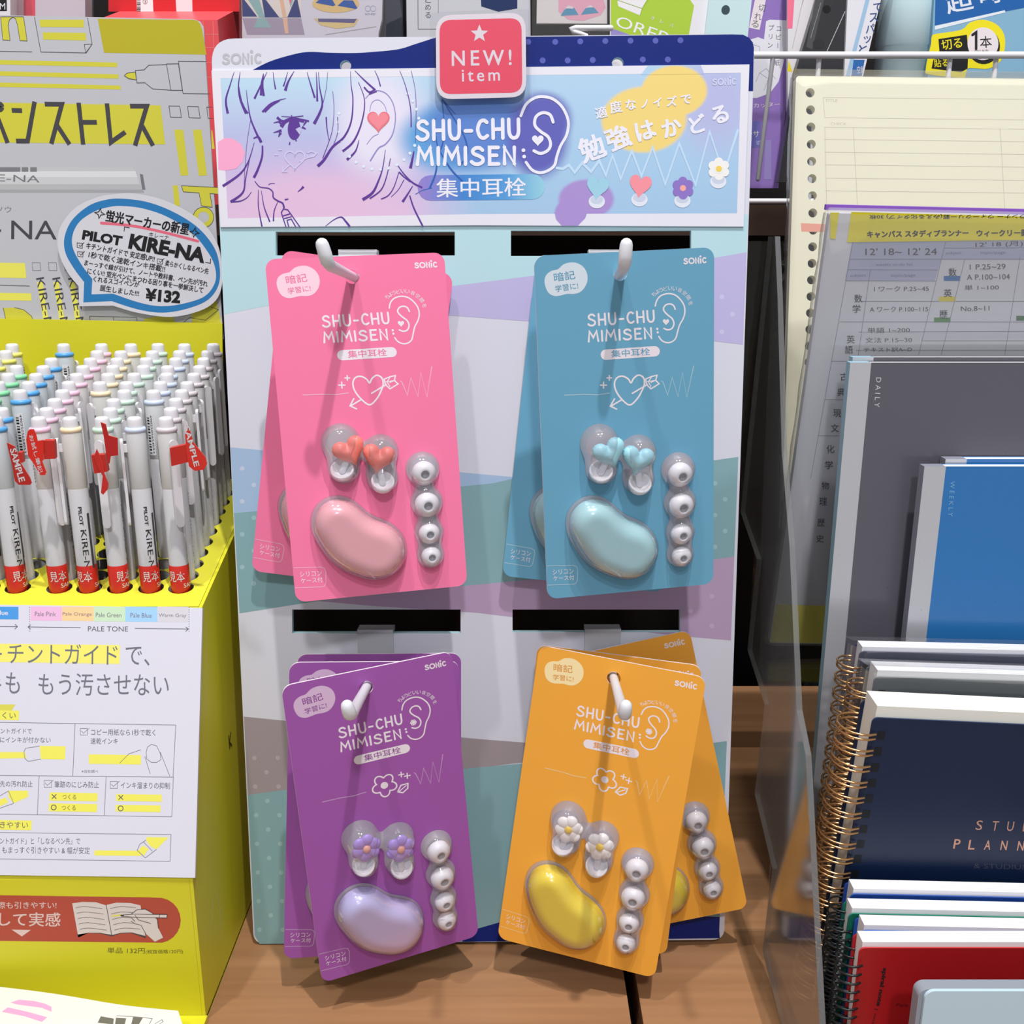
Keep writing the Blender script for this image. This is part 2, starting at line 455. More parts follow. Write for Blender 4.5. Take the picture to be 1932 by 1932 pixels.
def lettering(mb, txt, p0, p1, h, w, z, m, gap=.26):
    adv = 0; pos = []
    for ch in txt:
        pos.append(adv); adv += LET[ch][0] + gap
    adv -= gap
    d = Vector((p1[0] - p0[0], p1[1] - p0[1])); up = Vector((d.y, -d.x)).normalized() * h
    def q(x, y): r = Vector(p0) + d * (x / adv) + up * y; return (r.x, r.y)
    for ch, x0 in zip(txt, pos):
        for kind, pts in LET[ch][1]:
            P = [q(x0 + x, y) for x, y in pts]
            if kind == 'd': mb.pfill(circ(P[0][0], P[0][1], w * .75, 12), z, m)
            else: mb.pline(P, w, z, m, smooth=0 if kind == 'l' else 5, closed=kind == 'o')
            if kind == 'l' and len(P) > 2:
                for e in P[1:-1]: mb.pfill(circ(e[0], e[1], w / 2, 8), z, m)
def heart(cx, cy, w, h, rot=0.0, n=28):
    out = []
    for i in range(n):
        t = 2 * math.pi * i / n
        x = math.sin(t) ** 3 * w / 2; y = -(13 * math.cos(t) - 5 * math.cos(2 * t) - 2 * math.cos(3 * t) - math.cos(4 * t) + 2.5) / 29 * h
        out.append((cx + x * math.cos(rot) - y * math.sin(rot), cy + x * math.sin(rot) + y * math.cos(rot)))
    return out
def star(cx, cy, R, r, n=5, a0=-90):
    return [(cx + (R if i % 2 == 0 else r) * math.cos(math.radians(a0 + 180 * i / n)), cy + (R if i % 2 == 0 else r) * math.sin(math.radians(a0 + 180 * i / n))) for i in range(2 * n)]
def capsule(x0, y0, x1, y1, hw, n=8):
    a = math.degrees(math.atan2(y1 - y0, x1 - x0))
    return arc(x1, y1, hw, a - 90, a + 90, n) + arc(x0, y0, hw, a + 90, a + 270, n)
def clip(poly, ax, val, keep_less):
    out = []; k = len(poly)
    ins = lambda q: (q[ax] <= val) == keep_less
    for i in range(k):
        a, b = poly[i - 1], poly[i]
        if ins(a) != ins(b):
            t = (val - a[ax]) / (b[ax] - a[ax]); out.append((a[0] + (b[0] - a[0]) * t, a[1] + (b[1] - a[1]) * t))
        if ins(b): out.append(b)
    return out
def print_mat(name, px, left, right, xr, yr, blobs):
    """printed picture ground: two vertical gradients blended across, and soft blots of ink"""
    m = bpy.data.materials.new(name); m.use_nodes = True
    nt = m.node_tree; p = nt.nodes['Principled BSDF']; p.inputs['Roughness'].default_value = 0.38; p.inputs['Specular IOR Level'].default_value = 0.4
    N = nt.nodes.new; L = nt.links.new
    tc = N('ShaderNodeTexCoord'); sx = N('ShaderNodeSeparateXYZ'); L(tc.outputs['Object'], sx.inputs[0])
    def rng(sock, lo, hi):
        r = N('ShaderNodeMapRange'); r.inputs['From Min'].default_value = lo; r.inputs['From Max'].default_value = hi; L(sock, r.inputs['Value']); return r.outputs[0]
    def rampc(sock, stops):
        c = N('ShaderNodeValToRGB')
        while len(c.color_ramp.elements) < len(stops): c.color_ramp.elements.new(.5)
        for e, (po, col) in zip(c.color_ramp.elements, stops): e.position = po; e.color = (*[lin(q) for q in col], 1)
        L(sock, c.inputs[0]); return c.outputs[0]
    def mix(f, a, b):
        x = N('ShaderNodeMix'); x.data_type = 'RGBA'
        L(f, x.inputs[0]); L(a, x.inputs[6])
        if isinstance(b, tuple): x.inputs[7].default_value = (*[lin(q) for q in b], 1)
        else: L(b, x.inputs[7])
        return x.outputs[2]
    fy = rng(sx.outputs[1], px(900, yr[1])[1], px(900, yr[0])[1])
    col = mix(rng(sx.outputs[0], px(xr[0], 280)[0], px(xr[1], 280)[0]), rampc(fy, left), rampc(fy, right))
    for (u, v, ru, rv, c, soft) in blobs:
        a, b = px(u, v); k = abs(px(u + 10, v)[0] - a) / 10; k2 = abs(px(u, v + 10)[1] - b) / 10
        s1 = N('ShaderNodeVectorMath'); s1.operation = 'SUBTRACT'; L(tc.outputs['Object'], s1.inputs[0]); s1.inputs[1].default_value = (a, b, 0)
        s2 = N('ShaderNodeVectorMath'); s2.operation = 'MULTIPLY'; L(s1.outputs[0], s2.inputs[0]); s2.inputs[1].default_value = (1 / (ru * k), 1 / (rv * k2), 0)
        s3 = N('ShaderNodeVectorMath'); s3.operation = 'LENGTH'; L(s2.outputs[0], s3.inputs[0])
        f = N('ShaderNodeMapRange'); f.interpolation_type = 'SMOOTHSTEP'; L(s3.outputs['Value'], f.inputs['Value'])
        f.inputs['From Min'].default_value = 1 - soft; f.inputs['From Max'].default_value = 1 + soft
        f.inputs['To Min'].default_value = 1; f.inputs['To Max'].default_value = 0
        col = mix(f.outputs[0], col, c)
    L(col, p.inputs['Base Color'])
    return m

# ------------------------------------------------------------------ cardboard display stand
BF = pose((-0.0145, 0.508, 0), lean=5)
BM = BF.mat()
stand = thing('display_stand', (0, 0, 0), 'tall pastel cardboard display stand with printed header and four white hooks', 'display stand', M=BM)
Lx = lambda y: 400 + (y - 140) * .0494 + .3
Rx = lambda y: 1424 - (y - 100) * .0403 - .3
SLOTS = [(520, 437, 858, 482), (964, 435, 1304, 483), (551, 1150, 869, 1195), (967, 1150, 1283, 1193)]
b = MB(BF)
outline = round_poly(BF.pxs([(397.5, 73), (1424.5, 64), (1366, 1773), (479, 1781)]), [.0118, .0118, .007, .007], 8)
holes = [BF.pxs(rect(*s)) for s in SLOTS] + [BF.pxs(circ(652, 124, 10.5, 18)), BF.pxs(circ(1165.5, 119, 11, 18))]
PWHITE = paint(216, 216, 228); AQUA = paint(184, 218, 226); NAVY = paint(14, 36, 118, 0.45, 0.22)
b.prism(outline, -0.004, 0, PWHITE, AQUA, holes, paint(150, 120, 90))
def band(pts, z, m):
    parts = [pts]
    for x0, y0, x1, y1 in SLOTS:
        nxt = []
        for q in parts:
            if max(p[0] for p in q) < x0 or min(p[0] for p in q) > x1 or max(p[1] for p in q) < y0 or min(p[1] for p in q) > y1: nxt.append(q); continue
            nxt += [clip(q, 0, x0, True), clip(q, 0, x1, False)]
            mid = clip(clip(q, 0, x0, False), 0, x1, True)
            if len(mid) > 2: nxt += [clip(mid, 1, y0, True), clip(mid, 1, y1, False)]
        parts = [q for q in nxt if len(q) > 2 and abs(area(q)) > 1]
    for q in parts: b.pfill(q, z, m)
LAV = paint(190, 182, 222); BLUEB = paint(164, 190, 220); TEAL = paint(134, 172, 178); MAUVE = paint(186, 158, 190); TAUPE = paint(160, 148, 152)
band([(Lx(405), 405), (Rx(405), 405), (Rx(480), 480), (1350, 487), (1000, 522), (860, 540), (620, 560), (510, 576), (Lx(593), 593)], 1, AQUA)
band([(600, 563), (860, 539), (1000, 521), (1350, 486), (Rx(476), 476), (Rx(650), 650), (1350, 644), (996, 606), (860, 596), (640, 582)], 1.4, LAV)
band([(Lx(844), 844), (500, 850), (700, 872), (880, 892), (978, 901), (930, 912), (870, 918), (490, 965), (Lx(970), 970)], 1, BLUEB)
band([(Lx(968), 968), (490, 964), (880, 916), (978, 902), (1350, 868), (Rx(862), 862), (Rx(1051), 1051), (1350, 1056), (1040, 1091), (880, 1106), (600, 1134), (440 + 12, 1157)], 1, TEAL)
band([(600, 1134), (880, 1105), (1040, 1090), (1350, 1055), (Rx(1050), 1050), (Rx(1208), 1208), (1284, 1200), (1000, 1168), (900, 1156), (700, 1143)], 1.4, MAUVE)
band([(Lx(1352), 1352), (540, 1360), (900, 1394), (990, 1401), (1180, 1424), (990, 1438), (890, 1450), (560, 1487), (Lx(1500), 1500)], 1, TAUPE)
band([(Lx(1500), 1500), (560, 1487), (890, 1449), (1180, 1423), (Rx(1398), 1398), (Rx(1730), 1730), (1150, 1722), (960, 1735), (880, 1758), (872, 1777), (490, 1781), (Lx(1765), 1765)], 1, TEAL)
band([(872, 1777), (880, 1758), (960, 1735), (1150, 1722), (Rx(1730), 1730), (Rx(1755), 1755), (1358, 1770)], 1, NAVY)
DOT = paint(158, 192, 198); DOT2 = paint(196, 205, 228); DOT3 = paint(198, 174, 204)
for i, y in enumerate(range(884, 1120, 31)):
    b.pfill(circ(457 + (i % 2) * 22, y, 4.6, 10), 2, DOT2 if y < 960 else DOT)
for i, y in enumerate(range(1430, 1760, 27)):
    for x in (480 + (i % 2) * 22, 524 + (i % 2) * 22): b.pfill(circ(x + (y - 1430) * .03, y, 4.4, 10), 2, DOT if y > 1500 else paint(178, 168, 172))
for i, y in enumerate(range(560, 640, 33)): b.pfill(circ(1362 + (i % 2) * 20, y, 4.6, 10), 2, paint(204, 198, 232))
for i, y in enumerate(range(912, 1050, 30)): b.pfill(circ(1349 + (i % 2) * 19, y, 4.6, 10), 2, DOT)
for i, y in enumerate(range(1125, 1205, 28)): b.pfill(circ(1343 + (i % 2) * -40, y, 4.6, 10), 2, DOT3)
wave = [(473, 134), (509, 116), (552, 103), (582, 98), (622, 99.5), (668, 100), (703, 98), (751, 93), (784, 83), (821, 71.2), (824, 71)]
corner = [(1380, 64.8), (1402, 65.5), (1413, 71), (1420.3, 80), (1422.3, 90)]
navy = cr(wave, 5) + [(1300, 66)] + corner + [(Rx(172), 172), (1400, 172), (1400, 134)]
b.fill(BF.pxs(navy), LAY, NAVY, [holes[4], holes[5]])
for x, y in [(345, 283), (528, 283), (697, 280), (866, 277), (1036, 275), (1205, 275), (1373, 272), (443, 408), (612, 408), (781, 405), (1119, 402), (1288, 402)]:
    b.pfill(circ(900 + x / 3.578, y / 3.578, 5.6, 14), 2, paint(84, 92, 178))
lettering(b, 'SONiC', (421, 120), (492, 119), 17, 4.4, 2, paint(186, 186, 192))
b.build('panel', stand, BM)
b = MB(Frame(BF.p(0, .36, -.0045), (1, 0, 0), Vector((0, -.10, .345))))      # folded easel foot behind the panel
b.prism([(-.016, 0), (.016, 0), (.024, -.355), (-.024, -.355)], -.003, 0, paint(70, 58, 48))
b.build('easel_foot', stand, BM)

# header sign
HF = Frame(BF.p(0, 0, .0009), BF.ex, BF.ey)
HL = local_frame(HF)
b = MB(HF)
sign = HF.pxs([(399, 133), (1414, 121.5), (1403, 427.5), (900, 425), (416, 428.5)])
hx = Matrix.Identity(4)
BLOBS = [
 (715, 235, 78, 100, (230, 224, 242), .5), (600, 385, 150, 60, (226, 190, 220), .7),
 (852, 262, 95, 62, (96, 164, 220), .3), (910, 245, 105, 72, (94, 134, 208), .3), (1014, 258, 56, 76, (98, 98, 184), .28), (1030, 225, 46, 46, (98, 98, 184), .3),
 (1350, 190, 70, 90, (182, 186, 226), .6),
 (1215, 226, 80, 62, (240, 212, 126), .07), (1272, 172, 62, 48, (240, 212, 126), .07),
 (1106, 376, 52, 37, (170, 144, 208), .1), (1078, 404, 32, 30, (170, 144, 208), .1)]
GROUND = print_mat('header_print', HF.px, [(0.0, (226, 192, 222)), (.35, (202, 186, 226)), (.6, (186, 190, 228)), (1.0, (188, 220, 238))],
                   [(0.0, (164, 196, 228)), (.5, (168, 202, 232)), (1.0, (178, 208, 234))], (760, 900), (140, 425), BLOBS)
b.prism(sign, -.0008, 0, GROUND, WHITE)
inner = HF.pxs([(416, 148), (1398, 137.5), (1390.5, 402.5), (900, 404), (430, 412)])
b.fill(sign, LAY, WHITE, [inner])
YEL = paint(240, 212, 126)
b.pfill([(1222, 124.2), (1322, 122.8), (1329, 139.5), (1209, 141)], 2, GROUND)
b.pfill([(1046, 401), (1108, 401), (1104, 412), (1090, 426), (1060, 426), (1049, 414)], 2, GROUND)
b.pfill([(411, 268), (425, 260), (440, 262), (455, 272), (462, 288), (458, 305), (446, 318), (425, 322), (412, 320)], 2, paint(246, 168, 204))
INK = paint(92, 54, 148); INK2 = paint(46, 92, 176); INK3 = paint(150, 140, 200)
G = lambda pts: [(380 + x / 3.715, y / 3.715) for x, y in pts]
STROKES = [
 ([(230,505),(200,600),(172,700),(185,795)],.5,5), ([(272,505),(260,610),(275,700),(315,795)],.6,6), ([(262,600),(285,720),(325,795)],.5,4), ([(315,630),(325,720),(345,830),(380,920),(418,998)],.7,4.5),
 ([(345,840),(320,1000),(305,1180),(298,1340)],.8,.8), ([(370,1000),(330,1130),(270,1220),(150,1305)],.8,5), ([(345,1080),(310,1250),(290,1350),(205,1415)],.8,5), ([(205,1415),(270,1410),(320,1385),(350,1345)],3,.7),
 ([(428,1020),(425,1100),(395,1190),(368,1245)],3,5), ([(365,970),(400,960),(420,998)],2,5), ([(460,505),(420,590),(372,692)],.6,4), ([(435,515),(420,590),(418,668)],.6,5), ([(437,520),(430,600),(437,672)],.6,5),
 ([(502,505),(510,570),(520,625)],.6,3), ([(605,505),(590,560),(575,605)],.6,3), ([(650,500),(610,570),(588,635)],.6,6), ([(740,505),(765,590),(795,685)],.6,4), ([(805,505),(810,600),(812,710)],.6,4),
 ([(820,505),(830,620),(848,720),(830,790),(790,868)],.6,6), ([(885,505),(875,620),(850,735)],.6,1), ([(375,1270),(410,1310),(470,1320),(500,1345),(505,1385),(540,1410),(570,1425),(580,1460)],1.5,3.5),
 ([(400,1330),(400,1450),(425,1588)],1,3), ([(420,1335),(440,1450),(480,1555)],.8,3), ([(535,1415),(510,1480),(505,1550)],1,3), ([(870,1585),(930,1540),(980,1522),(1010,1550),(1040,1588)],1,4.5),
 ([(675,1345),(700,1325),(716,1308)],1,5), ([(470,1295),(490,1285),(515,1285)],1.5,1), ([(585,1400),(610,1395)],3,2), ([(428,785),(480,732),(530,707),(592,690)],4,1), ([(440,780),(490,738),(550,705)],7,2),
 ([(530,822),(570,850),(640,838),(700,838),(755,850)],5,3), ([(560,890),(590,850),(650,835),(720,850)],7,6), ([(505,862),(545,855),(565,885)],1,5), ([(630,805),(640,838)],1,5), ([(560,815),(640,820),(715,812)],1,2), ([(505,930),(540,920),(562,915)],1,6), ([(540,960),(555,930)],1,6),
 ([(735,850),(715,880)],4,2), ([(732,905),(705,890)],2,5), ([(617,1015),(620,995)],3,2), ([(665,990),(662,978)],3,2),
 ([(1045,500),(1050,600),(1062,700),(1050,850),(1000,960),(920,1030),(860,1120),(815,1165)],.6,6), ([(920,640),(930,760),(920,900),(895,990),(850,1110)],.6,1.5), ([(875,820),(880,900),(895,985)],3,1), ([(955,820),(955,930),(920,1030)],1.5,1),
 ([(1100,575),(1140,680),(1140,780),(1110,900),(1060,1000),(990,1060)],1,4.5), ([(1105,980),(1080,1060),(1020,1120)],1,5), ([(1075,495),(1140,560),(1220,632)],1,4), ([(1140,610),(1175,645),(1215,630)],3,3), ([(1175,660),(1230,640)],3,2), ([(1215,495),(1240,550),(1255,605)],.6,2.5),
 ([(1390,495),(1430,600),(1465,750),(1470,890)],.6,2.5), ([(1470,495),(1500,640),(1505,800),(1500,1000)],1,1), ([(1490,1060),(1480,1110),(1465,1180)],2,6),
 ([(1290,1050),(1270,1180),(1240,1270),(1200,1350),(1130,1400)],.6,6), ([(1325,1110),(1300,1230),(1260,1330),(1180,1392)],1.5,3), ([(1385,1205),(1350,1310),(1310,1370),(1260,1395)],1.5,2.5), ([(1420,1260),(1380,1330),(1330,1380)],1.5,1),
 ([(1370,1150),(1420,1220),(1480,1280),(1548,1316)],1.5,4), ([(1385,1205),(1420,1240),(1465,1275)],3,2), ([(1480,1305),(1440,1370),(1410,1415)],1.5,5), ([(1460,1370),(1490,1460),(1552,1586)],2.5,3.5)]
for pts, w0, w1 in STROKES: b.pline(G(pts), 1, 3, INK, smooth=5, taper=(max(.9, w0), max(.9, w1)), cap=False)
b.pfill(G(circ(650, 905, 45, 20, 76)), 3, INK)
b.pfill(G([(660, 905), (690, 890), (700, 915), (690, 945)]), 4, paint(196, 190, 228))
for pts in ([(560,1490),(575,1465),(605,1470),(690,1590)], [(560,1490),(592,1588)], [(575,1512),(618,1500)], [(582,1532),(628,1520)], [(600,1545),(630,1535),(660,1588)], [(600,1545),(612,1588)]):
    b.pline(G(pts), 2.2, 3, INK)
for pts, w0, w1 in [([(1150,690),(1190,650),(1240,635),(1300,660),(1345,730),(1360,830),(1340,940),(1290,1010),(1240,1040),(1185,1125)],1.2,2.5), ([(1180,780),(1195,720),(1240,700),(1285,740),(1300,800)],1,1), ([(1160,1010),(1200,960),(1240,940)],1,1)]:
    b.pline(G(pts), 1, 3, INK3, smooth=6, taper=(w0, w1))
for pts, w0, w1 in [([(1685,690),(1700,850),(1692,1000),(1660,1090),(1640,1220),(1600,1320)],1.5,4), ([(1690,700),(1770,830),(1840,950),(1865,1050),(1845,1120),(1805,1160)],2,4), ([(1640,830),(1650,1000),(1700,1110),(1760,1200),(1830,1272)],1.5,4), ([(1690,700),(1780,800)],3,1), ([(1500,1362),(1550,1335),(1615,1318)],1,2)]:
    b.pline(G(pts), 1, 3, INK2, smooth=6, taper=(w0, w1), cap=False)
PALE = paint(222, 232, 246)
for i in range(30):
    a = 2 * math.pi * i / 30 - 1.2
    if -0.6 < math.sin(a + .3) < 2: b.pfill(circ(714 + 77 * math.cos(a), 236 + 84 * math.sin(a), 3.0, 8), 3, PALE)
RH = ramp('red_heart_print', 'Z', 0, 1, [(0, (238, 128, 142)), (1, (238, 128, 142))])
b.pfill(heart(714, 231, 43, 41), 4, paint(232, 118, 132)); b.pfill(heart(714, 229.5, 36, 34), 5, paint(240, 138, 150))
WL = paint(208, 198, 236)
b.pline(G(heart(655, 1125, 140, 130)), 3, 4, WL, closed=True)
for pts in ([(690,1130),(800,1080)], [(625,1150),(570,1200)], [(570,1170),(568,1203),(600,1205)], [(740,1075),(745,1105),(790,1095),(808,1075),(770,1060),(740,1075)], [(515,1085),(535,1085)], [(545,1050),(562,1050)]):
    b.pline(G(pts), 2.6, 4, WL)
# title lettering on the header
K = lambda pts: [(780 + x / 5.083, 20 + y / 5.083) for x, y in pts]
PILL = ramp('pill_print', 'X', HF.px(790, 353)[0], HF.px(1028, 353)[0], [(0, (150, 128, 204)), (.35, (66, 132, 206)), (.7, (84, 154, 216)), (1, (150, 206, 224))])
b.pfill(capsule(812, 354.5, 1004, 352.5, 24), 3, PILL)
LW = paint(234, 232, 244)
b.ptext('集中耳栓', (824, 372.5), (992, 370), 35, 5, LW, .018)
lettering(b, 'SHU-CHU', (787.5, 263.5), (980, 260), 35, 7, 5, LW)
lettering(b, 'MIMISEN', (787.5, 310.5), (972, 309), 31, 7, 5, LW)
for q in K([(1055, 1340), (1062, 1400)]): b.pfill(circ(*q, 3.6, 12), 5, LW)
EAR = [(1030,1010),(1080,900),(1160,840),(1240,825),(1340,850),(1430,930),(1485,1060),(1470,1190),(1410,1300),(1375,1400),(1355,1480),(1300,1530),(1220,1555),(1140,1530),(1080,1455)]
ESS = [(1340,1070),(1310,1000),(1240,980),(1175,1020),(1165,1100),(1220,1160),(1290,1210),(1315,1280),(1290,1340),(1220,1370),(1155,1345)]
b.pline(K(EAR), 5.4, 5, LW, smooth=5); b.pline(K(ESS), 5.8, 5, LW, smooth=5)
b.pfill(heart(1014.7, 266, 22, 21), 5, LW)
D = lambda pts: [(900 + x / 3.578, y / 3.578) for x, y in pts]
b.pline(D([(540,1135),(580,1140),(620,1115),(660,1165),(710,1100),(770,1160),(825,1085),(870,1185),(915,1050),(970,1210),(1045,1020),(1110,1190),(1185,995),(1270,1245),(1365,970),(1475,1250),(1570,890),(1665,1180),(1760,880)]), 5.2, 3, paint(192, 218, 242))
for i, (ch, x, y, r, s) in enumerate([('適',838,760,-12,70),('度',937,722,-10,72),('な',1037,705,-8,68),('ノ',1132,700,-6,58),('イ',1220,690,-4,60),('ズ',1312,685,-4,64),('で',1410,668,-6,66)]):
    q = D([(x, y)])[0]; b.pchar(ch, q[0], q[1], s * 1.18 / 3.578, r, 5, LW, .045)
for ch, x, y, r, s in [('勉',775,1000,-20,160),('強',950,930,-20,150),('は',1130,880,-16,135),('か',1310,860,-16,125),('ど',1480,840,-16,120),('る',1640,770,-16,125)]:
    q = D([(x, y)])[0]; b.pchar(ch, q[0], q[1], s * 1.12 / 3.578, r, 5, LW, .06)
lettering(b, 'SONiC', (1345, 160), (1388, 159), 10.5, 2.6, 4, paint(206, 208, 236))
def plugprint(x, y, col, cen=None, hrt=True):
    q = D([(x, y)])[0]
    b.pfill(circ(q[0] - 1, q[1] + 24, 15.5, 18, 13), 4, paint(224, 228, 240)); b.pfill(circ(q[0] - 1, q[1] + 20, 12, 16, 8), 5, paint(200, 208, 226))
    if hrt: b.pfill(heart(q[0], q[1], 42, 44, .15), 6, paint(*col))
    else:
        for i in range(6): a = i * math.pi / 3 + .5; b.pfill(circ(q[0] + 12.5 * math.cos(a), q[1] + 13 * math.sin(a), 8.6, 14), 6, paint(*col))
        b.pfill(circ(q[0], q[1], 9, 14), 7, paint(*col)); b.pfill(circ(q[0], q[1], 5.8, 14), 8, paint(*cen))
plugprint(812, 1275, (158, 206, 226)); plugprint(1100, 1262, (244, 146, 158)); plugprint(1390, 1270, (142, 116, 196), (244, 168, 160), False); plugprint(1632, 1140, (240, 238, 236), (240, 206, 90), False)
b.build('header_sign', stand, BM)

# NEW badge in its clear sleeve
NF = Frame(BF.p(0, 0, .0042), BF.ex, BF.ey)
b = MB(NF)
BW = paint(238, 228, 234)
b.prism(round_poly(NF.pxs([(822, 29), (991.5, 23.5), (993, 183), (823.5, 187.5)]), .0078, 6), -.0005, 0, BW)
b.fill(round_poly(NF.pxs([(829, 38), (984, 34), (985.5, 174.5), (830, 178)]), .0058, 6), LAY, paint(244, 84, 108))
b.pfill(star(904.5, 63.5, 17.5, 7.4), 2, BW)
b.ptext('N\u2009E\u2009W\u2009!', (853, 124.5), (965, 122.5), 28.5, 2, BW, .03); b.ptext('i\u2009t\u2009e\u2009m', (872, 154), (943, 152.3), 22, 2, BW, .025)
nb = b.build('new_badge', stand, BM)
b = MB(NF)
b.prism(round_poly(NF.pxs([(811, 24), (1001, 18), (1004, 189), (812, 195)]), .003, 5), .0003, .0007, clear((.97, .97, .98), .03, .1, .3))
b.build('clear_sleeve', nb, BM)

# ------------------------------------------------------------------ ear plug cards and their hooks
BLUE_F = pose((0.0569, 0.4938, 0.3078), math.degrees(.0242), math.degrees(.1462), math.degrees(.0429))
PINK_F = pose((-0.0708, 0.5022, 0.3064), math.degrees(.1565), math.degrees(.1971), math.degrees(.0336))
PURP_F = pose((-0.065, 0.4688, 0.1075), math.degrees(.0433), math.degrees(.3597), math.degrees(.061))
YELL_F = pose((0.0451, 0.4781, 0.1052), math.degrees(.129), math.degrees(-.2219), math.degrees(-.1075))
HOLE = (-0.0026, 0.0742)
CW, CH = 0.0868, 0.168
def by_hole(hw, lean, yaw, roll):
    f = pose((0, 0, 0), lean, yaw, roll); f.o = Vector(hw) - f.ex * HOLE[0] - f.ey * HOLE[1]; return f

CL = local_frame(BLUE_F)
A = lambda pts: [(920 + x / 3.864, 420 + y / 3.864) for x, y in pts]
Bq = lambda pts: [(920 + x / 3.864, 780 + y / 3.864) for x, y in pts]
S1 = abs(CL.px(1001, 900)[0] - CL.px(1000, 900)[0]) / 3.864           # metres per crop pixel
PL = {}
for nm, (x, y) in dict(capA=(1385,405), capB=(1398,645), capC=(1400,855), capD=(1400,1020), pLu=(812,216), pLl=(824,402), pRu=(1095,280), pRl=(1095,470),
                       bA=(752,778), bM=(872,926), bB=(1030,990), t0=(1385,430), t1=(1392,655), t2=(1395,862), t3=(1398,1025), cL=(812,415), cR=(1090,500), hL=(875,285), hR=(1068,335), fL=(838,258), fR=(1092,318)).items():
    PL[nm] = CL.px(*Bq([(x, y)])[0])
def smin(a, b, k):
    h = max(k - abs(a - b), 0) / k; return min(a, b) - h * h * k * .25
def circles(lst, k):
    def f(x, y):
        d = None
        for (cx, cy), r in lst:
            q = math.hypot(x - cx, y - cy) - r; d = q if d is None else smin(d, q, k)
        return d
    return f
def dome_h(H, R): return lambda d: H * math.sqrt(max(0, 1 - (1 - min(d / R, 1)) ** 2))
def sdf_poly(P):
    n = len(P)
    def f(x, y):
        d = 1e9; ins = False
        for i in range(n):
            ax, ay = P[i - 1]; bx, by = P[i]
            ex, ey = bx - ax, by - ay; wx, wy = x - ax, y - ay
            t = max(0, min(1, (wx * ex + wy * ey) / (ex * ex + ey * ey + 1e-18)))
            d = min(d, math.hypot(wx - ex * t, wy - ey * t))
            if (ay > y) != (by > y) and x < (bx - ax) * (y - ay) / (by - ay) + ax: ins = not ins
        return -d if ins else d
    return f
def bounds(lst, pad):
    return (min(c[0] - r for c, r in lst) - pad, min(c[1] - r for c, r in lst) - pad, max(c[0] + r for c, r in lst) + pad, max(c[1] + r for c, r in lst) + pad)
CAPS = [(PL['capA'], 128 * S1), (PL['capB'], 122 * S1), (PL['capC'], 110 * S1), (PL['capD'], 104 * S1)]
PLUGS = [(PL['pLu'], 142 * S1), (PL['pLl'], 114 * S1), (PL['pRu'], 130 * S1), (PL['pRl'], 116 * S1)]
BEAN = [(q[:2], q[2] * S1) for q in cr([(*PL['bA'], 186), (*PL['bM'], 214), (*PL['bB'], 214)], 6)]
s_caps = circles(CAPS, .0055); s_plug = circles(PLUGS, .0058); s_bean = circles(BEAN, .003)
PLASTIC = clear((.95, .94, .96), .10, .06, .45, .06); PLASTIC2 = clear((.95, .94, .96), .11, .07, .45, .05); INSIDE = paint(188, 182, 190, .4, .5)
BTIP = paint(236, 234, 238, .4, .5)

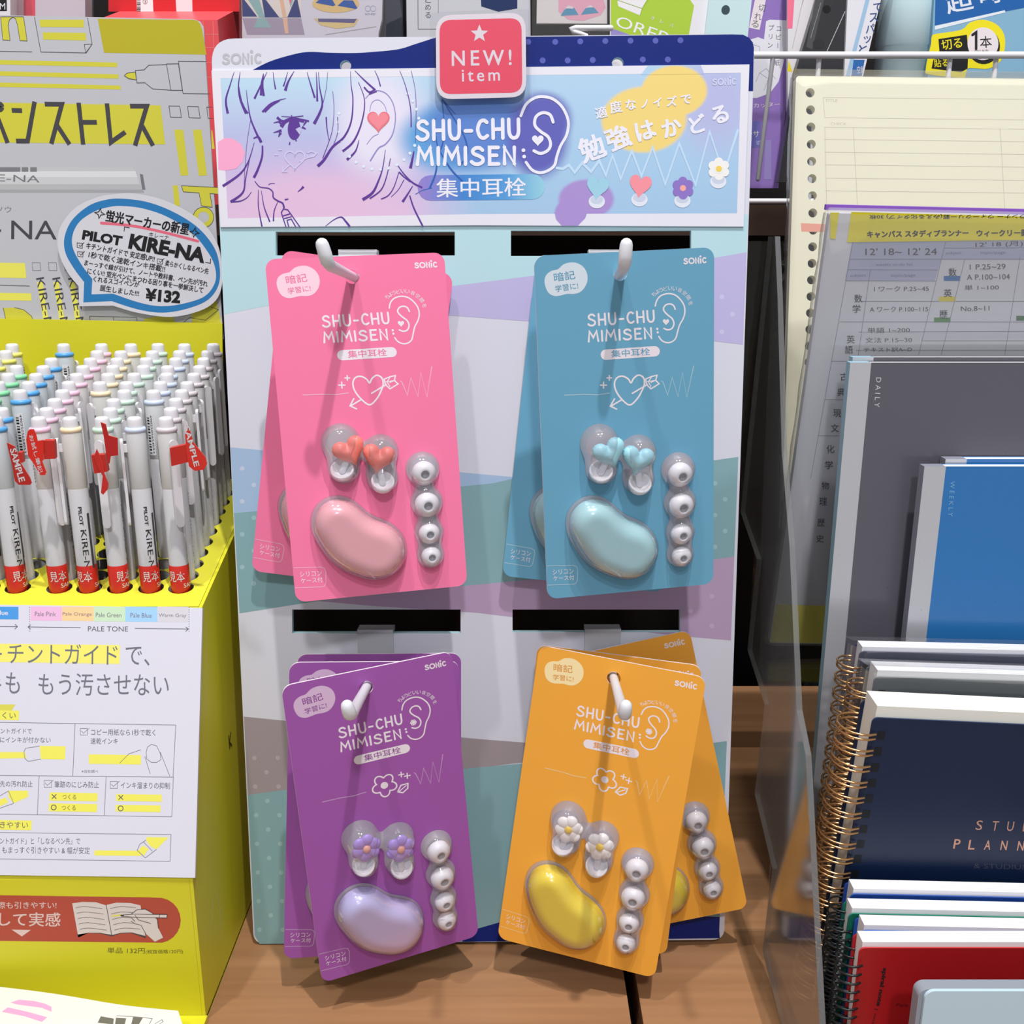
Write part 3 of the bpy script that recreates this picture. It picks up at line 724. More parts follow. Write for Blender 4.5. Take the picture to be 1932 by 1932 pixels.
def card_art(b, col, badge, ink, flower):
    z = 1; w = paint(236, 226, 234); soft = paint(*[int(c * .55 + 240 * .45) for c in col])
    b.fill(round_poly(CL.pxs(cr(A([(415,440),(425,385),(465,352),(512,340),(548,308),(592,292),(642,292),(692,318),(722,362),(728,420),(708,472),(672,508),(630,520),(580,520),(530,532),(485,535),(440,508)]), 3, True)), 0), LAY, badge)
    b.ptext('暗記', A([(488,432)])[0], A([(640,410)])[0], 16.5, 2, ink, .015); b.ptext('学習に!', A([(497,507)])[0], A([(662,482)])[0], 12.5, 2, ink, .01)
    lettering(b, 'SONiC', A([(1432,300)])[0], A([(1592,292)])[0], 9.6, 2.7, 1, w)
    lettering(b, 'SHU-CHU', A([(735,752)])[0], A([(1217,722)])[0], 21, 3.7, 1, w)
    lettering(b, 'MIMISEN', A([(737,868)])[0], A([(1198,842)])[0], 19, 3.7, 1, w)
    for q in A([(1237,775),(1240,800)]): b.pfill(circ(*q, 2.3, 10), 1, w)
    b.pline(A([(1222,608),(1232,570),(1260,535),(1310,518),(1360,525),(1400,555),(1430,600),(1438,650),(1425,700),(1400,745),(1385,795),(1370,845),(1340,870),(1305,875),(1270,860),(1248,830)]), 2.7, 1, w, smooth=4)
    b.pline(A([(1367,632),(1355,605),(1330,593),(1300,600),(1282,625),(1290,650),(1315,675),(1345,700),(1358,735),(1345,770),(1315,782),(1285,772)]), 2.9, 1, w, smooth=4)
    if flower:
        for i in range(6): b.pline(circ(*A([(1300 + 13 * math.cos(i * 1.047), 730 + 13 * math.sin(i * 1.047))])[0], 2.6, 8), 1.6, 1, w, closed=True)
    else: b.pfill(heart(*A([(1300, 727)])[0], 12, 12), 1, w)
    for ch, x, y, r in [('ち',1212,522,-48),('ょ',1238,504,-36),('う',1264,491,-24),('ど',1296,482,-12),('い',1330,478,-2),('い',1364,481,8),('音',1402,492,22),('空',1436,514,38),('間',1463,546,54),('を',1480,588,72)]:
        a = math.radians(r); q = A([(x, y)])[0]; d = (4 * math.cos(a), 4 * math.sin(a)); n = (-d[1], d[0])
        b.ptext(ch, (q[0] - d[0] + n[0], q[1] - d[1] + n[1]), (q[0] + d[0] + n[0], q[1] + d[1] + n[1]), 8, 1, w)
    p = A([(861, 963), (1218, 938)]); b.pfill(capsule(*p[0], *p[1], 9.8), 1, w)
    b.ptext('集中耳栓', A([(903, 984)])[0], A([(1184, 966)])[0], 14, 2, ink, .012)
    if flower:
        cx, cy = 1035, 1215; P = []
        for i in range(72):
            t = 2 * math.pi * i / 72; r = 62 + 34 * abs(math.cos(2.5 * t)); P.append((cx + r * math.cos(t + .3), cy + r * math.sin(t + .3)))
        b.pline(A(P), 2.9, 1, w, closed=True); b.pfill(circ(*A([(cx, cy)])[0], 7.5, 14), 1, w)
        b.pline(A([(1130,1290),(1160,1240),(1215,1235),(1210,1275),(1170,1305),(1130,1290)]), 2.6, 1, w); b.pline(A([(1140,1290),(1200,1250)]), 2, 1, w)
        for x, y, s in [(1170, 1150, 20), (1215, 1170, 22)]:
            b.pline(A([(x - s, y), (x + s, y)]), 2.4, 1, w); b.pline(A([(x, y - s), (x, y + s)]), 2.4, 1, w)
    else:
        b.pline(A([(1035,1330),(975,1285),(935,1225),(925,1170),(945,1130),(985,1120),(1025,1140),(1045,1168),(1065,1135),(1100,1112),(1135,1130),(1143,1175),(1125,1225),(1090,1285)]), 3, 1, w, closed=True, smooth=4)
        b.pline(A([(1055,1245),(1130,1200),(1165,1180)]), 2.8, 1, w); b.pline(A([(980,1290),(900,1338)]), 2.8, 1, w); b.pline(A([(925,1285),(895,1338),(940,1360)]), 2.8, 1, w)
        b.pline(A([(1160,1182),(1152,1140),(1195,1122),(1235,1113),(1225,1150),(1250,1175),(1190,1212)]), 2.4, 1, w, closed=True)
        for P in ([(1165,1160),(1222,1150)], [(1195,1125),(1172,1160),(1190,1195)], [(1225,1150),(1190,1165)]): b.pline(A(P), 1.8, 1, w)
        for x, y, s in [(845, 1185, 22), (887, 1132, 17)]:
            b.pline(A([(x - s, y), (x + s, y)]), 2.6, 1, w); b.pline(A([(x, y - s), (x, y + s)]), 2.6, 1, w)
    b.pline(A([(562,1258),(700,1252),(800,1255),(890,1243)]), 1.9, 1, soft)
    b.pline(A([(1268,1155),(1280,1165),(1312,1258),(1345,1130),(1388,1268),(1420,1092),(1452,1273),(1502,1045)]), 1.9, 1, soft)
    bx = Bq([(436,1112),(625,1108),(648,1116),(657,1140),(652,1222),(642,1240),(625,1246),(440,1252)])
    b.pline(bx, 1.5, 1, soft)
    b.ptext('シリコン', Bq([(475,1176)])[0], Bq([(628,1168)])[0], 9.6, 1, w); b.ptext('ケース付', Bq([(480,1222)])[0], Bq([(632,1214)])[0], 9.6, 1, w)

def make_card(F0, col, label, group, badge, ink, charm, case, flower, cen=None):
    M = F0.mat()
    root = thing('earplug_pack', (0, 0, 0), label, 'earplug package', group, M)
    def bld(b, name, par): return b.build(name, par, Matrix.Identity(4))
    b = MB(CL)
    pc = paint(*col, rough=.45, spec=.3)
    hole = circ(HOLE[0], HOLE[1], .0036, 16)
    b.prism(rrect(-CW / 2, -CH / 2, CW / 2, CH / 2, .0052, 7), -.0011, 0, pc, paint(232, 222, 228), [hole], paint(225, 222, 226))
    card_art(b, col, badge, ink, flower)
    bld(b, 'backing_card', root)
    # the things sealed under the bubbles
    for i, r in zip((0, 1, 2, 3), (92, 94, 80, 76)):
        x, y = PL['t%d' % i]; r *= S1; b = MB(CL)
        ax = Vector((.06, -.14, .98))
        prof = [(r * .75, 0), (r * .97, r * .25), (r, r * .5), (r * .93, r * .8), (r * .72, r * 1.05), (r * .53, r * 1.16), (r * .39, r * 1.19), (r * .34, r * 1.14), (r * .30, r * .75), (0, r * .72)]
        dk = paint(184, 182, 188, .5)
        b.lathe((x, y, .0005), ax, prof, [BTIP] * 7 + [dk] * 2, 22)
        bld(b, 'ear_tip', root)
    for k, (c, hq, sgn) in enumerate(((PL['cL'], PL['fL' if flower else 'hL'], -1), (PL['cR'], PL['fR' if flower else 'hR'], 1))):
        b = MB(CL); r = 88 * S1
        b.lathe((c[0], c[1], .0042), (.1 * sgn, .55, .7), [(.0, -r * .9), (r * .55, -r * .8), (r * .9, -r * .35), (r, r * .05), (r * .97, r * .3), (r * .85, r * .28), (r * .7, 0), (0, -r * .15)], BTIP, 20)
        b.tube([(c[0], c[1], .0045), (hq[0], hq[1], .0045)], 26 * S1, paint(225, 224, 230, .3), 8)
        e = bld(b, 'earplug', root)
        b = MB(CL)
        if flower:
            R = 66 * S1
            for i in range(6):
                a = i * math.pi / 3 + .3
                b.ball((hq[0] + R * .98 * math.cos(a), hq[1] + R * .98 * math.sin(a), .0068), R * .76, paint(*charm, .4, .5), 14, sq=.5)
            b.lathe((hq[0], hq[1], .0055), (0, 0, 1), [(R * .8, 0), (R * .7, R * .5), (0, R * .6)], paint(*charm, .4, .5), 12)
            b.ball((hq[0], hq[1], .0080), R * .46, paint(*cen, .4, .5), 12, sq=.6)
        else:
            hp = heart(0, 0, 240 * S1, 215 * S1, math.pi + (.35 if sgn < 0 else -.25), 30); hp = [(hq[0] + x, hq[1] + y) for x, y in hp]
            b.dome(sdf_poly(hp), (hq[0] - .0105, hq[1] - .0105, hq[0] + .0105, hq[1] + .0105), .0007, dome_h(.0031, .0062), paint(*charm, .4, .5), .0065)
            b.prism(hp, .0045, .0065, paint(*charm, .4, .5))
        bld(b, 'charm', e)
    b = MB(CL); ins = 22 * S1
    b.dome(lambda x, y: s_bean(x - .0006, y + .0006) + ins, bounds(BEAN, .002), .0011, dome_h(.0100, .0085), case if not isinstance(case, tuple) else paint(*case, .28, .5, coat=.5), .0008)
    bld(b, 'silicone_case', root)
    b = MB(CL)
    b.dome(lambda x, y: s_caps(x, y) + .00005, bounds(CAPS, .002), .0009, lambda d: 0, INSIDE, .00015)
    b.dome(lambda x, y: s_plug(x, y) + .00005, bounds(PLUGS, .002), .0009, lambda d: 0, INSIDE, .00015)
    b.dome(lambda x, y: s_bean(x, y) + .0003, bounds(BEAN, .002), .0016, lambda d: 0, INSIDE, .00015)
    b.dome(s_bean, bounds(BEAN, .002), .0010, dome_h(.0113, .0075), PLASTIC2, .0002)
    b.dome(s_caps, bounds(CAPS, .002), .0007, dome_h(.0085, .0062), PLASTIC, .0002)
    b.dome(s_plug, bounds(PLUGS, .002), .0007, dome_h(.0108, .0056), PLASTIC, .0002)
    tag(bld(b, 'blister', root), 'clear plastic bubbles')
    return root
GP, GB, GV, GY = 'pink earplug packs', 'blue earplug packs', 'purple earplug packs', 'yellow earplug packs'
pink = make_card(PINK_F, (242, 122, 164), 'pink earplug pack in front on the upper left hook, straight', GP, paint(246, 206, 222), paint(238, 120, 160), (246, 128, 116), (244, 176, 184), False)
blue = make_card(BLUE_F, (106, 166, 196), 'blue earplug pack in front on the upper right hook, straight', GB, paint(214, 224, 234), paint(96, 158, 190), (164, 218, 230), (176, 220, 224), False)
purp = make_card(PURP_F, (158, 88, 168), 'purple earplug pack at the very front of the lower left hook', GV, paint(216, 184, 216), paint(146, 80, 156), (172, 142, 222), ramp('lilac_case', 'Y', bounds(BEAN, 0)[1], bounds(BEAN, 0)[3], [(0, (226, 184, 216)), (.45, (200, 186, 228)), (1, (190, 186, 228))], .28, .5), True, (246, 178, 160))
yell = make_card(YELL_F, (240, 168, 62), 'yellow earplug pack at the very front of the lower right hook', GY, paint(246, 224, 170), paint(226, 150, 60), (242, 238, 236), (240, 214, 20), True, (244, 206, 60))
def hole_of(f): return f.p(HOLE[0], HOLE[1], 0)
def dup_card(src, hw, lean, yaw, roll, label):
    c = dup(src, by_hole(hw, lean, yaw, roll).mat()); c['label'] = label
    return c
hooks = [  # front card frame, bend position, tip position, reach in front of the panel, bracket (u, v)
 (PINK_F, (619, 499), (609, 462), .078, (676, 482), False), (BLUE_F, (1178, 503), (1181, 462), .070, (1146, 482), False),
 (PURP_F, (661, 1352), (656, 1330), .108, (709, 1195), True), (YELL_F, (1178, 1352), (1180, 1330), .108, (1137, 1194), True)]
HW = paint(226, 226, 232, .35, .5)
AX = []
for f, bend, tip, reach, br, grey in hooks:
    pl = Frame(BF.p(0, 0, reach), BF.ex, BF.ey); bp = pl.p(*pl.px(*bend)); tp = pl.p(*pl.px(*tip), .0015)
    hw = hole_of(f); d = hw - bp; n = BF.n
    t = (BF.o + n * .003 - bp).dot(n) / d.dot(n); base = bp + d * t
    AX.append((hw, d.normalized()))
    b = MB()
    b.tube([base, base + (bp - base) * .55, bp - (bp - base).normalized() * .004, bp + (tp - bp).normalized() * .0015, bp + (tp - bp) * .5, tp], [.0021, .0023, .0027, .0030, .0031, .0029], HW, 16)
    hk = b.build('hook', stand, BM)
    b = MB(BF); a, c = BF.px(*br); gm = clear((.86, .87, .9), .1, .2, .4, .45, 'frosted_plastic') if grey else HW
    b.box(a - .0098, a + .0098, c - .030, c + .0028, .0002, .0026, gm, r=.0015)
    b.box(a - .0098, a + .0098, c + .0004, c + .0028, -.007, .0026, gm)
    b.build('bracket', hk, BM)
def along(i, dist): return AX[i][0] + AX[i][1] * dist
dup_card(pink, along(0, .0215), 5, 2, -8.1, 'pink earplug pack behind, its lower end swung out to the left')
dup_card(blue, along(1, .0375), 5, 0, -6.0, 'blue earplug pack behind, its lower end swung out to the left')
dup_card(purp, along(2, .0165), 3, 11, -4.2, 'purple earplug pack in the middle of the lower left hook, tilted left')
dup_card(purp, along(2, .036), 5, 3, -.8, 'purple earplug pack at the back of the lower left hook, upright')
dup_card(yell, along(3, .0135), 5, -9, -4.0, 'yellow earplug pack in the middle of the lower right hook, mostly hidden')
dup_card(yell, along(3, .030), 5, -1, 13.2, 'yellow earplug pack at the back, its lower end swung out to the right')

# ------------------------------------------------------------------ yellow pen box with header card
YE = paint(220, 214, 44, .42); YLIT = paint(226, 220, 60, .42); INKG = paint(92, 92, 98); LINE = paint(70, 70, 76); HIY = paint(236, 230, 96)  # tray yellow is a lighter copy, its stronger light put into the colour
XR, XL = -0.161, -0.40
box = thing('pen_display_box', (-0.28, 0.53, 0), 'yellow cardboard pen display box with tall printed header card', 'display box')
BMx = MW[box.name]
PROF = [(.449, 0), (.449, .0854), (.5, .2125), (.634, .2487), (.634, 0)]
b = MB(Frame((XR, 0, 0), (0, 1, 0), (0, 0, 1)))                       # right side, seen from the right: normal +X
b.prism(PROF, -.0018, 0, YE)
for p in ([(.470, .042), (.472, .050), (.476, .054)], [(.4835, .052), (.4855, .040), (.484, .030)]): b.strip(p, .0006, .0002, paint(238, 234, 170))
for t, y in (('K', .527),):
    b.strip([(y, .1245), (y, .1165)], .0011, .0002, BLACK); b.strip([(y + .004, .1245), (y, .1205), (y + .004, .1165)], .0011, .0003, BLACK)
b.fr = Frame((XL, 0, 0), (0, -1, 0), (0, 0, 1))
b.prism([(-y, z) for y, z in PROF], -.0018, 0, YE)
f = Frame((0, .449, 0), (1, 0, 0), (0, 0, 1)); b.fr = f
b.box(XL, XR - .0019, 0, .0854, -.0016, 0, YE)
SL = Frame((0, .449, .0854), (1, 0, 0), (0, .051, .1271)); b.fr = SL
b.box(XL, XR - .0019, 0, .137, -.0016, 0, YE)
b.fr = Frame((0, .634, 0), (-1, 0, 0), (0, 0, 1)); b.box(-XR, -XL, 0, .2487, -.0016, 0, YE)
b.fr = Frame((0, 0, .0), (1, 0, 0), (0, 1, 0)); b.box(XL, XR, .451, .632, .0008, .002, YE)
V4 = lambda pts: [(x / 3.864, 1440 + y / 3.864) for x, y in pts]
V3 = lambda pts: [(x / 4.025, 960 + y / 4.025) for x, y in pts]
b.fr = f                                                               # printing on the low front
RED = paint(186, 78, 60); PK = paint(232, 206, 200)
b.pfill(V4([(-200, 958), (0, 962), (1090, 978)] + arc(1152, 1145, 166, -80, 80, 10) + [(0, 1295), (-200, 1292)]), 1, RED)
b.ptext('際も引きやすい!', *V4([(-14, 1060), (412, 1060)]), 13, 2, PK, .012); b.ptext('して実感', *V4([(-5, 1186), (440, 1190)]), 26, 2, PK, .02)
b.pfill(V4([(85, 1212), (225, 1215), (160, 1262)]), 2, PK)
PG = paint(226, 216, 212)
b.pfill(V4([(560, 1245), (640, 1238), (730, 1240), (815, 1262), (880, 1240), (960, 1238), (1062, 1275), (1062, 1240), (815, 1230), (570, 1230), (572, 1270)]), 2, LINE)
b.pfill(V4([(527, 1020), (600, 1010), (700, 1012), (775, 1035), (815, 1250), (730, 1235), (640, 1235), (568, 1248)]), 3, PG)
b.pfill(V4([(775, 1032), (850, 1015), (950, 1018), (1025, 1035), (1060, 1258), (960, 1232), (880, 1235), (815, 1252)]), 3, PG)
b.pline(V4([(775, 1032), (815, 1252)]), 1.2, 4, LINE)
for k in range(5):
    o = k * 39
    b.pline(V4([(553 + k * 8, 1054 + o), (620 + k * 7, 1044 + o), (745 + k * 8, 1060 + o)]), 1, 4, INKG, smooth=3)
    b.pline(V4([(803 + k * 8, 1060 + o), (880 + k * 7, 1044 + o), (990 + k * 8, 1052 + o)]), 1, 4, INKG, smooth=3)
b.pline(V4([(820, 1112), (890, 1106)]), 3, 4, HIY)
hand = V4([(955, 1100), (1000, 1066), (1060, 1062), (1110, 1090), (1148, 1140), (1155, 1200), (1190, 1270), (1130, 1300), (1062, 1240), (1030, 1180), (985, 1168), (955, 1150)])
b.pfill(hand, 5, PG); b.pline(hand[:6], 1.1, 6, LINE); b.pline(hand[8:], 1.1, 6, LINE)
b.pfill(V4([(880, 1105), (980, 1098), (1220, 1102), (1216, 1125), (980, 1120), (885, 1113)]), 7, PG); b.pline(V4([(880, 1105), (980, 1098), (1220, 1102), (1216, 1125), (980, 1120), (885, 1113)]), 1, 8, LINE, closed=True)
b.pfill(V4([(880, 1104), (905, 1102), (905, 1114), (885, 1113)]), 9, LINE); b.pline(V4([(1165, 1101), (1162, 1123)]), 1, 9, LINE)
for p in ([(985, 1105), (1010, 1140), (1100, 1165)], [(960, 1125), (985, 1150)]): b.pline(V4(p), 1, 9, LINE)
OL = paint(96, 92, 44)
b.ptext('単品 132円', *V4([(783, 1385), (1055, 1388)]), 11, 1, OL); b.ptext('(税抜価格120円)', *V4([(1062, 1394), (1335, 1391)]), 9, 1, OL)
b.build('box_body', box)
# ledge under the test pad
b = MB(Frame((0, 0, 0), (1, 0, 0), (0, 1, 0))); b.box(XL, -.160, .37, .4488, 0, .0035, YE); b.build('front_ledge', box)
# white front card
CF = Frame(SL.p(0, 0, .0016), SL.ex, SL.ey)
b = MB(CF)
PW = paint(216, 215, 227)
b.prism(CF.pxs([(-230, 1137), (382, 1147), (368, 1656), (-230, 1648)]), -.0014, 0, PW)
for x0, x1, y0, y1, c in [(-110, 140, 716, 838, (74, 152, 222)), (232, 470, 728, 848, (234, 184, 220)), (470, 712, 728, 850, (252, 206, 152)), (712, 952, 732, 854, (200, 226, 192)), (952, 1195, 734, 856, (162, 206, 244)), (1195, 1432, 738, 858, (212, 208, 216))]:
    b.pfill(V3([(x0, max(y0, 742)), (x1, max(y0, 742) + 2), (x1, y1 + 2), (x0, y1)]), 1, paint(*c))
SG = paint(128, 122, 132)
for t, p, q in [('Pale Pink', (265, 815), (425, 816)), ('Pale Orange', (475, 818), (697, 821)), ('Pale Green', (727, 822), (922, 824)), ('Pale Blue', (990, 825), (1152, 827)), ('Warm Gray', (1205, 828), (1415, 831))]:
    b.ptext(t, *V3([p, q]), 8.5, 2, SG)
b.ptext('lue', *V3([(0, 806), (62, 807)]), 8.5, 2, PW, .02)
for x in (222, 1433): 
    for k in range(11): b.pfill(V3(rect(x, 745 + k * 18, x + 5, 753 + k * 18)), 1, SG)
for p in ([(215, 897), (610, 902)], [(1025, 908), (1430, 913)], [(-100, 893), (132, 895)], [(232, 882), (213, 897), (232, 913)], [(1412, 898), (1431, 913), (1410, 930)], [(115, 878), (133, 895), (113, 912)]): b.pline(V3(p), 1.2, 1, INKG)
b.ptext('PALE TONE', *V3([(668, 930), (972, 932)]), 9.5, 1, INKG)
b.pfill(V3([(-200, 1022), (910, 1035), (908, 1178), (-200, 1160)]), 1, paint(240, 232, 112))
KG = paint(112, 114, 124)
b.ptext('チントガイド', *V3([(58, 1172), (892, 1184)]), 37.5, 2, KG, .0); b.ptext('で、', *V3([(950, 1184), (1136, 1192)]), 35, 2, KG)
b.ptext('キ', *V3([(-120, 1168), (14, 1170)]), 36, 2, KG)
b.ptext('もう汚させない', *V3([(292, 1416), (1282, 1422)]), 42, 2, KG); b.ptext('も', *V3([(42, 1402), (150, 1404)]), 40, 2, KG); b.ptext('手', *V3([(-130, 1400), (8, 1402)]), 40, 2, KG)
b.pfill(V3([(-100, 1484), (118, 1486), (90, 1530), (-100, 1530)]), 1, paint(214, 208, 84)); b.pfill(V3([(-100, 1528), (145, 1532), (142, 1605), (-100, 1602)]), 1.5, HIY)
b.ptext('くい', *V3([(18, 1592), (120, 1594)]), 12, 3, INKG)
T1 = paint(118, 118, 126)
for p in (V3([(-100, 1620), (1335, 1642)]), V3([(570, 1632)]) + V4([(531, 92)]), V3([(1335, 1642)]) + V4([(1262, 100)]), V4([(-100, 88), (1265, 101)]), V4([(286, 92), (272, 376)]), V4([(774, 98), (760, 382)]), V4([(-100, 370), (1252, 390)]), V4([(1264, 100), (1252, 390)]), V4([(-100, 504), (1247, 520)]), V4([(1247, 520), (1240, 715)]), V4([(-100, 696), (1240, 715)])):
    b.pline(p, 1.0, 1, T1)
for t, p, q, h in [('ントガイドで', (5, 1706), (242, 1708), 10), ('にインキが付かない', (0, 1776), (385, 1778), 11), ('コピー用紙なら1秒で乾く', (692, 1720), (1180, 1724), 12), ('速乾インキ', (688, 1786), (895, 1788), 11.5)]: b.ptext(t, *V3([p, q]), h, 1, INKG)
for t, p, q, h in [('先の汚れ防止', (0, 172), (238, 174), 11.5), ('筆跡のにじみ防止', (397, 178), (722, 181), 12.5), ('インキ溜まりの抑制', (880, 184), (1238, 189), 12.5), ('ントガイド」と「しなるペン先」で', (0, 590), (585, 592), 12.5), ('もまっすぐ引きやすい & 幅が安定', (15, 657), (655, 662), 13), ('※当社調べ', (595, 70), (716, 71), 6)]:
    b.ptext(t, *V4([p, q]), h, 1, INKG)
for x, y, V in [(610, 1668, V3), (322, 125, V4), (803, 133, V4)]:
    b.pline(V(rect(x, y, x + 54, y + 50)), .9, 1, T1, closed=True); b.pline(V([(x + 8, y + 20), (x + 24, y + 36), (x + 68, y - 2)]), .9, 1, T1)
for P in ([(362, 212), (712, 218), (709, 279), (358, 272)], [(358, 292), (709, 297), (706, 356), (355, 350)], [(848, 225), (1180, 229), (1178, 281), (846, 275)], [(845, 303), (1172, 307), (1170, 357), (843, 352)], [(-100, 412), (232, 418), (230, 488), (-100, 484)], [(690, 635), (1010, 638), (1035, 676), (688, 672)], [(1072, 538), (1230, 541), (1140, 628), (1090, 600), (1065, 560)], [(1040, 600), (1085, 625), (1050, 672), (1005, 640)], [(60, 200), (205, 200), (205, 245), (100, 292), (62, 250)], [(-60, 290), (40, 250), (60, 285), (-60, 340)]):
    b.pfill(V4(P), 1, HIY)
b.pfill(V3([(302, 1800), (497, 1803), (495, 1904), (310, 1900)]), 1, HIY); b.pfill(V3([(-60, 1848), (190, 1848), (200, 1892), (-60, 1898)]), 1, HIY); b.pfill(V3([(675, 1864), (1072, 1870), (1070, 1942), (675, 1936)]), 1, HIY)
for P in ([(300, 1802), (195, 1818), (182, 1845), (190, 1896), (215, 1918), (310, 1900)], [(910, 1930), (980, 1860), (1070, 1830)], [(1110, 1850), (1120, 1810), (1150, 1788), (1190, 1800), (1218, 1860), (1222, 1905), (1190, 1925), (1150, 1925), (1115, 1900), (1110, 1850)], [(1218, 1850), (1290, 2030)], [(1100, 1880), (1140, 2010)]): b.pline(V3(P), .9, 2, T1)
for P in ([(1065, 560), (1020, 590), (1000, 635), (1060, 690), (1140, 628)], [(1045, 572), (1110, 640)], [(62, 202), (100, 292)], [(62, 202), (-40, 260)], [(100, 292), (-20, 335)]): b.pline(V4(P), .9, 2, T1)
for x, y in ((395, 243), (881, 249)):
    b.pline(V4([(x - 15, y - 15), (x + 15, y + 15)]), 1.6, 2, INKG); b.pline(V4([(x - 15, y + 15), (x + 15, y - 15)]), 1.6, 2, INKG)
for x, y in ((392, 322), (880, 329)): b.pline(V4(circ(x, y, 18, 16)), 1.6, 2, INKG, closed=True)
b.ptext('つくる', *V4([(455, 264), (556, 265)]), 9.5, 2, OL); b.ptext('つくる', *V4([(450, 343), (552, 344)]), 9.5, 2, OL); b.ptext('きやすい', *V4([(0, 473), (205, 475)]), 12.5, 2, INKG)
b.build('front_card', box)

# tray with its round holes
TF = Frame((0, .5, .2125), (1, 0, 0), (0, 1, .27))
TL = 1 / math.sqrt(1 + .27 ** 2)
COLX = [-.1769, -.1929, -.2095, -.2259, -.2419, -.2641, -.2804, -.2967]
ROWY = [.5170 + .0110 * i for i in range(10)]
b = MB(TF)
bw = [(y - .5) / TL for y in ROWY]; cuts = [.0005] + [(p + q) / 2 for p, q in zip(bw, bw[1:])] + [.1365]
for i in range(len(ROWY)):
    xs = [x - .0003 * i for x in COLX]; xc = [XR - .002] + [(p + q) / 2 for p, q in zip(COLX, COLX[1:])] + [XL + .002]
    for j, x in enumerate(xs):
        x1, x0, y0, y1 = xc[j], xc[j + 1], cuts[i], cuts[i + 1]; cy = bw[i]
        an = sorted([2 * math.pi * k / 16 for k in range(16)] + [math.atan2(q - cy, p - x) % (2 * math.pi) for p in (x0, x1) for q in (y0, y1)])
        inn = [(x + .0068 * math.cos(t), cy + .00556 * math.sin(t)) for t in an]; out = []
        for t in an:
            c, d = math.cos(t), math.sin(t)
            r = min(((x1 if c > 0 else x0) - x) / c if abs(c) > 1e-9 else 9, ((y1 if d > 0 else y0) - cy) / d if abs(d) > 1e-9 else 9)
            out.append((x + r * c, cy + r * d))
        k = b.add([TF.p(p, q, 0) for p, q in inn + out]); n = len(an)
        for q in range(n): q2 = (q + 1) % n; b.face((k + q, k + n + q, k + n + q2, k + q2), YLIT)
        b.wall(inn, -.0003, 0, YLIT, True)
b.build('tray', box)
b = MB(Frame((0, .6330, 0), (1, 0, 0), (0, 0, 1)))
b.prism(b.fr.pxs([(-230, 596), (419, 610), (424, 1010), (-230, 1010)]), -.0014, 0, YE); b.build('back_pocket', box)

HD = Frame((0, .6350, 0), (1, 0, 0), (0, 0, 1))
b = MB(HD)
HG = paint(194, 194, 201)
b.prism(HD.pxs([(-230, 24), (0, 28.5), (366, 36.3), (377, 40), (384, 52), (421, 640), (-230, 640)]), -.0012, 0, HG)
Q = lambda pts: [(x / 4.025, y / 4.025) for x, y in pts]
Q2 = lambda pts: [(x / 4.025, 480 + y / 4.025) for x, y in pts]
YO = paint(212, 206, 66); YB = paint(188, 178, 40)
b.pfill(Q([(742, 142), (1475, 151), (1500, 158), (1522, 185), (1535, 225), (1568, 415), (790, 401)]), 1, YB)
for P in ([(-100, 453), (890, 475), (890, 510), (-100, 488)], [(-100, 538), (900, 565), (900, 598), (-100, 573)], [(-100, 624), (915, 650), (918, 680), (-100, 658)], [(300, 150), (635, 150), (638, 208), (305, 205)], [(325, 245), (652, 250), (655, 308), (328, 300)], [(-200, 776), (1220, 800), (1255, 1097), (-200, 1080)],
          [(1323, 985), (1392, 985), (1432, 1332), (1372, 1334)], [(1465, 985), (1530, 985), (1572, 1332), (1510, 1336)], [(1312, 1408), (1350, 1408), (1368, 1565), (1325, 1560)], [(1605, 990), (1612, 990), (1630, 1130), (1608, 1130)]): b.pfill(Q(P), 1, YO)
n_ = [(5, 128), (22, 303), (77, 306), (62, 190), (72, 150), (98, 130), (118, 142), (132, 185), (152, 308), (206, 311), (190, 200), (178, 128)]
b.pfill(Q(n_), 1, YO); b.pline(Q(n_), 1.0, 2, LINE, closed=True)
for P in ([(262, 130), (310, 395), (655, 402), (700, 335), (665, 137)], [(640, 338), (700, 335), (650, 402), (640, 338)], [(-100, 388), (242, 394)], [(1283, 805), (1365, 806), (1378, 892), (1295, 890), (1283, 805)], [(1425, 809), (1507, 811), (1520, 897), (1435, 894), (1425, 809)], [(1612, 815), (1570, 813), (1580, 898), (1615, 900)],
          [(1565, 468), (1355, 466), (1390, 710), (1597, 713)], [(1028, 535), (1095, 530), (1130, 495), (1265, 490), (1298, 685), (1160, 675), (1100, 628), (1040, 630), (1028, 535)], [(1265, 486), (1355, 484), (1385, 686), (1298, 685)]): b.pline(Q(P), 1.1, 2, LINE)
tip = [(945, 575), (965, 556), (1028, 547), (1036, 606), (978, 597)]; b.pfill(Q(tip), 2, YO); b.pline(Q(tip), 1.1, 3, LINE, closed=True)
KK = paint(72, 70, 76)
for P in ([(-120, 960), (-50, 800), (58, 1085)], circ(-8, 812, 24, 12) + [(16, 812)], [(90, 838), (168, 840)], [(263, 772), (210, 1071), (122, 1071)], [(340, 791), (470, 792), (390, 1092)], [(430, 945), (528, 1096)], [(597, 780), (632, 1098)], [(612, 929), (736, 929)], [(812, 785), (842, 1080), (952, 1003)], [(988, 806), (1115, 806), (1026, 1106)], [(1080, 955), (1162, 1106)]):
    b.pline(Q(P), 8.6, 3, KK, cap=False)
F_ = [(1378, 1410), (1660, 1424), (1672, 1475), (1595, 1470), (1612, 1575), (1530, 1562), (1512, 1465), (1392, 1456)]
b.pfill(Q(F_), 1, YO); b.pline(Q(F_), 1, 2, LINE, closed=True)
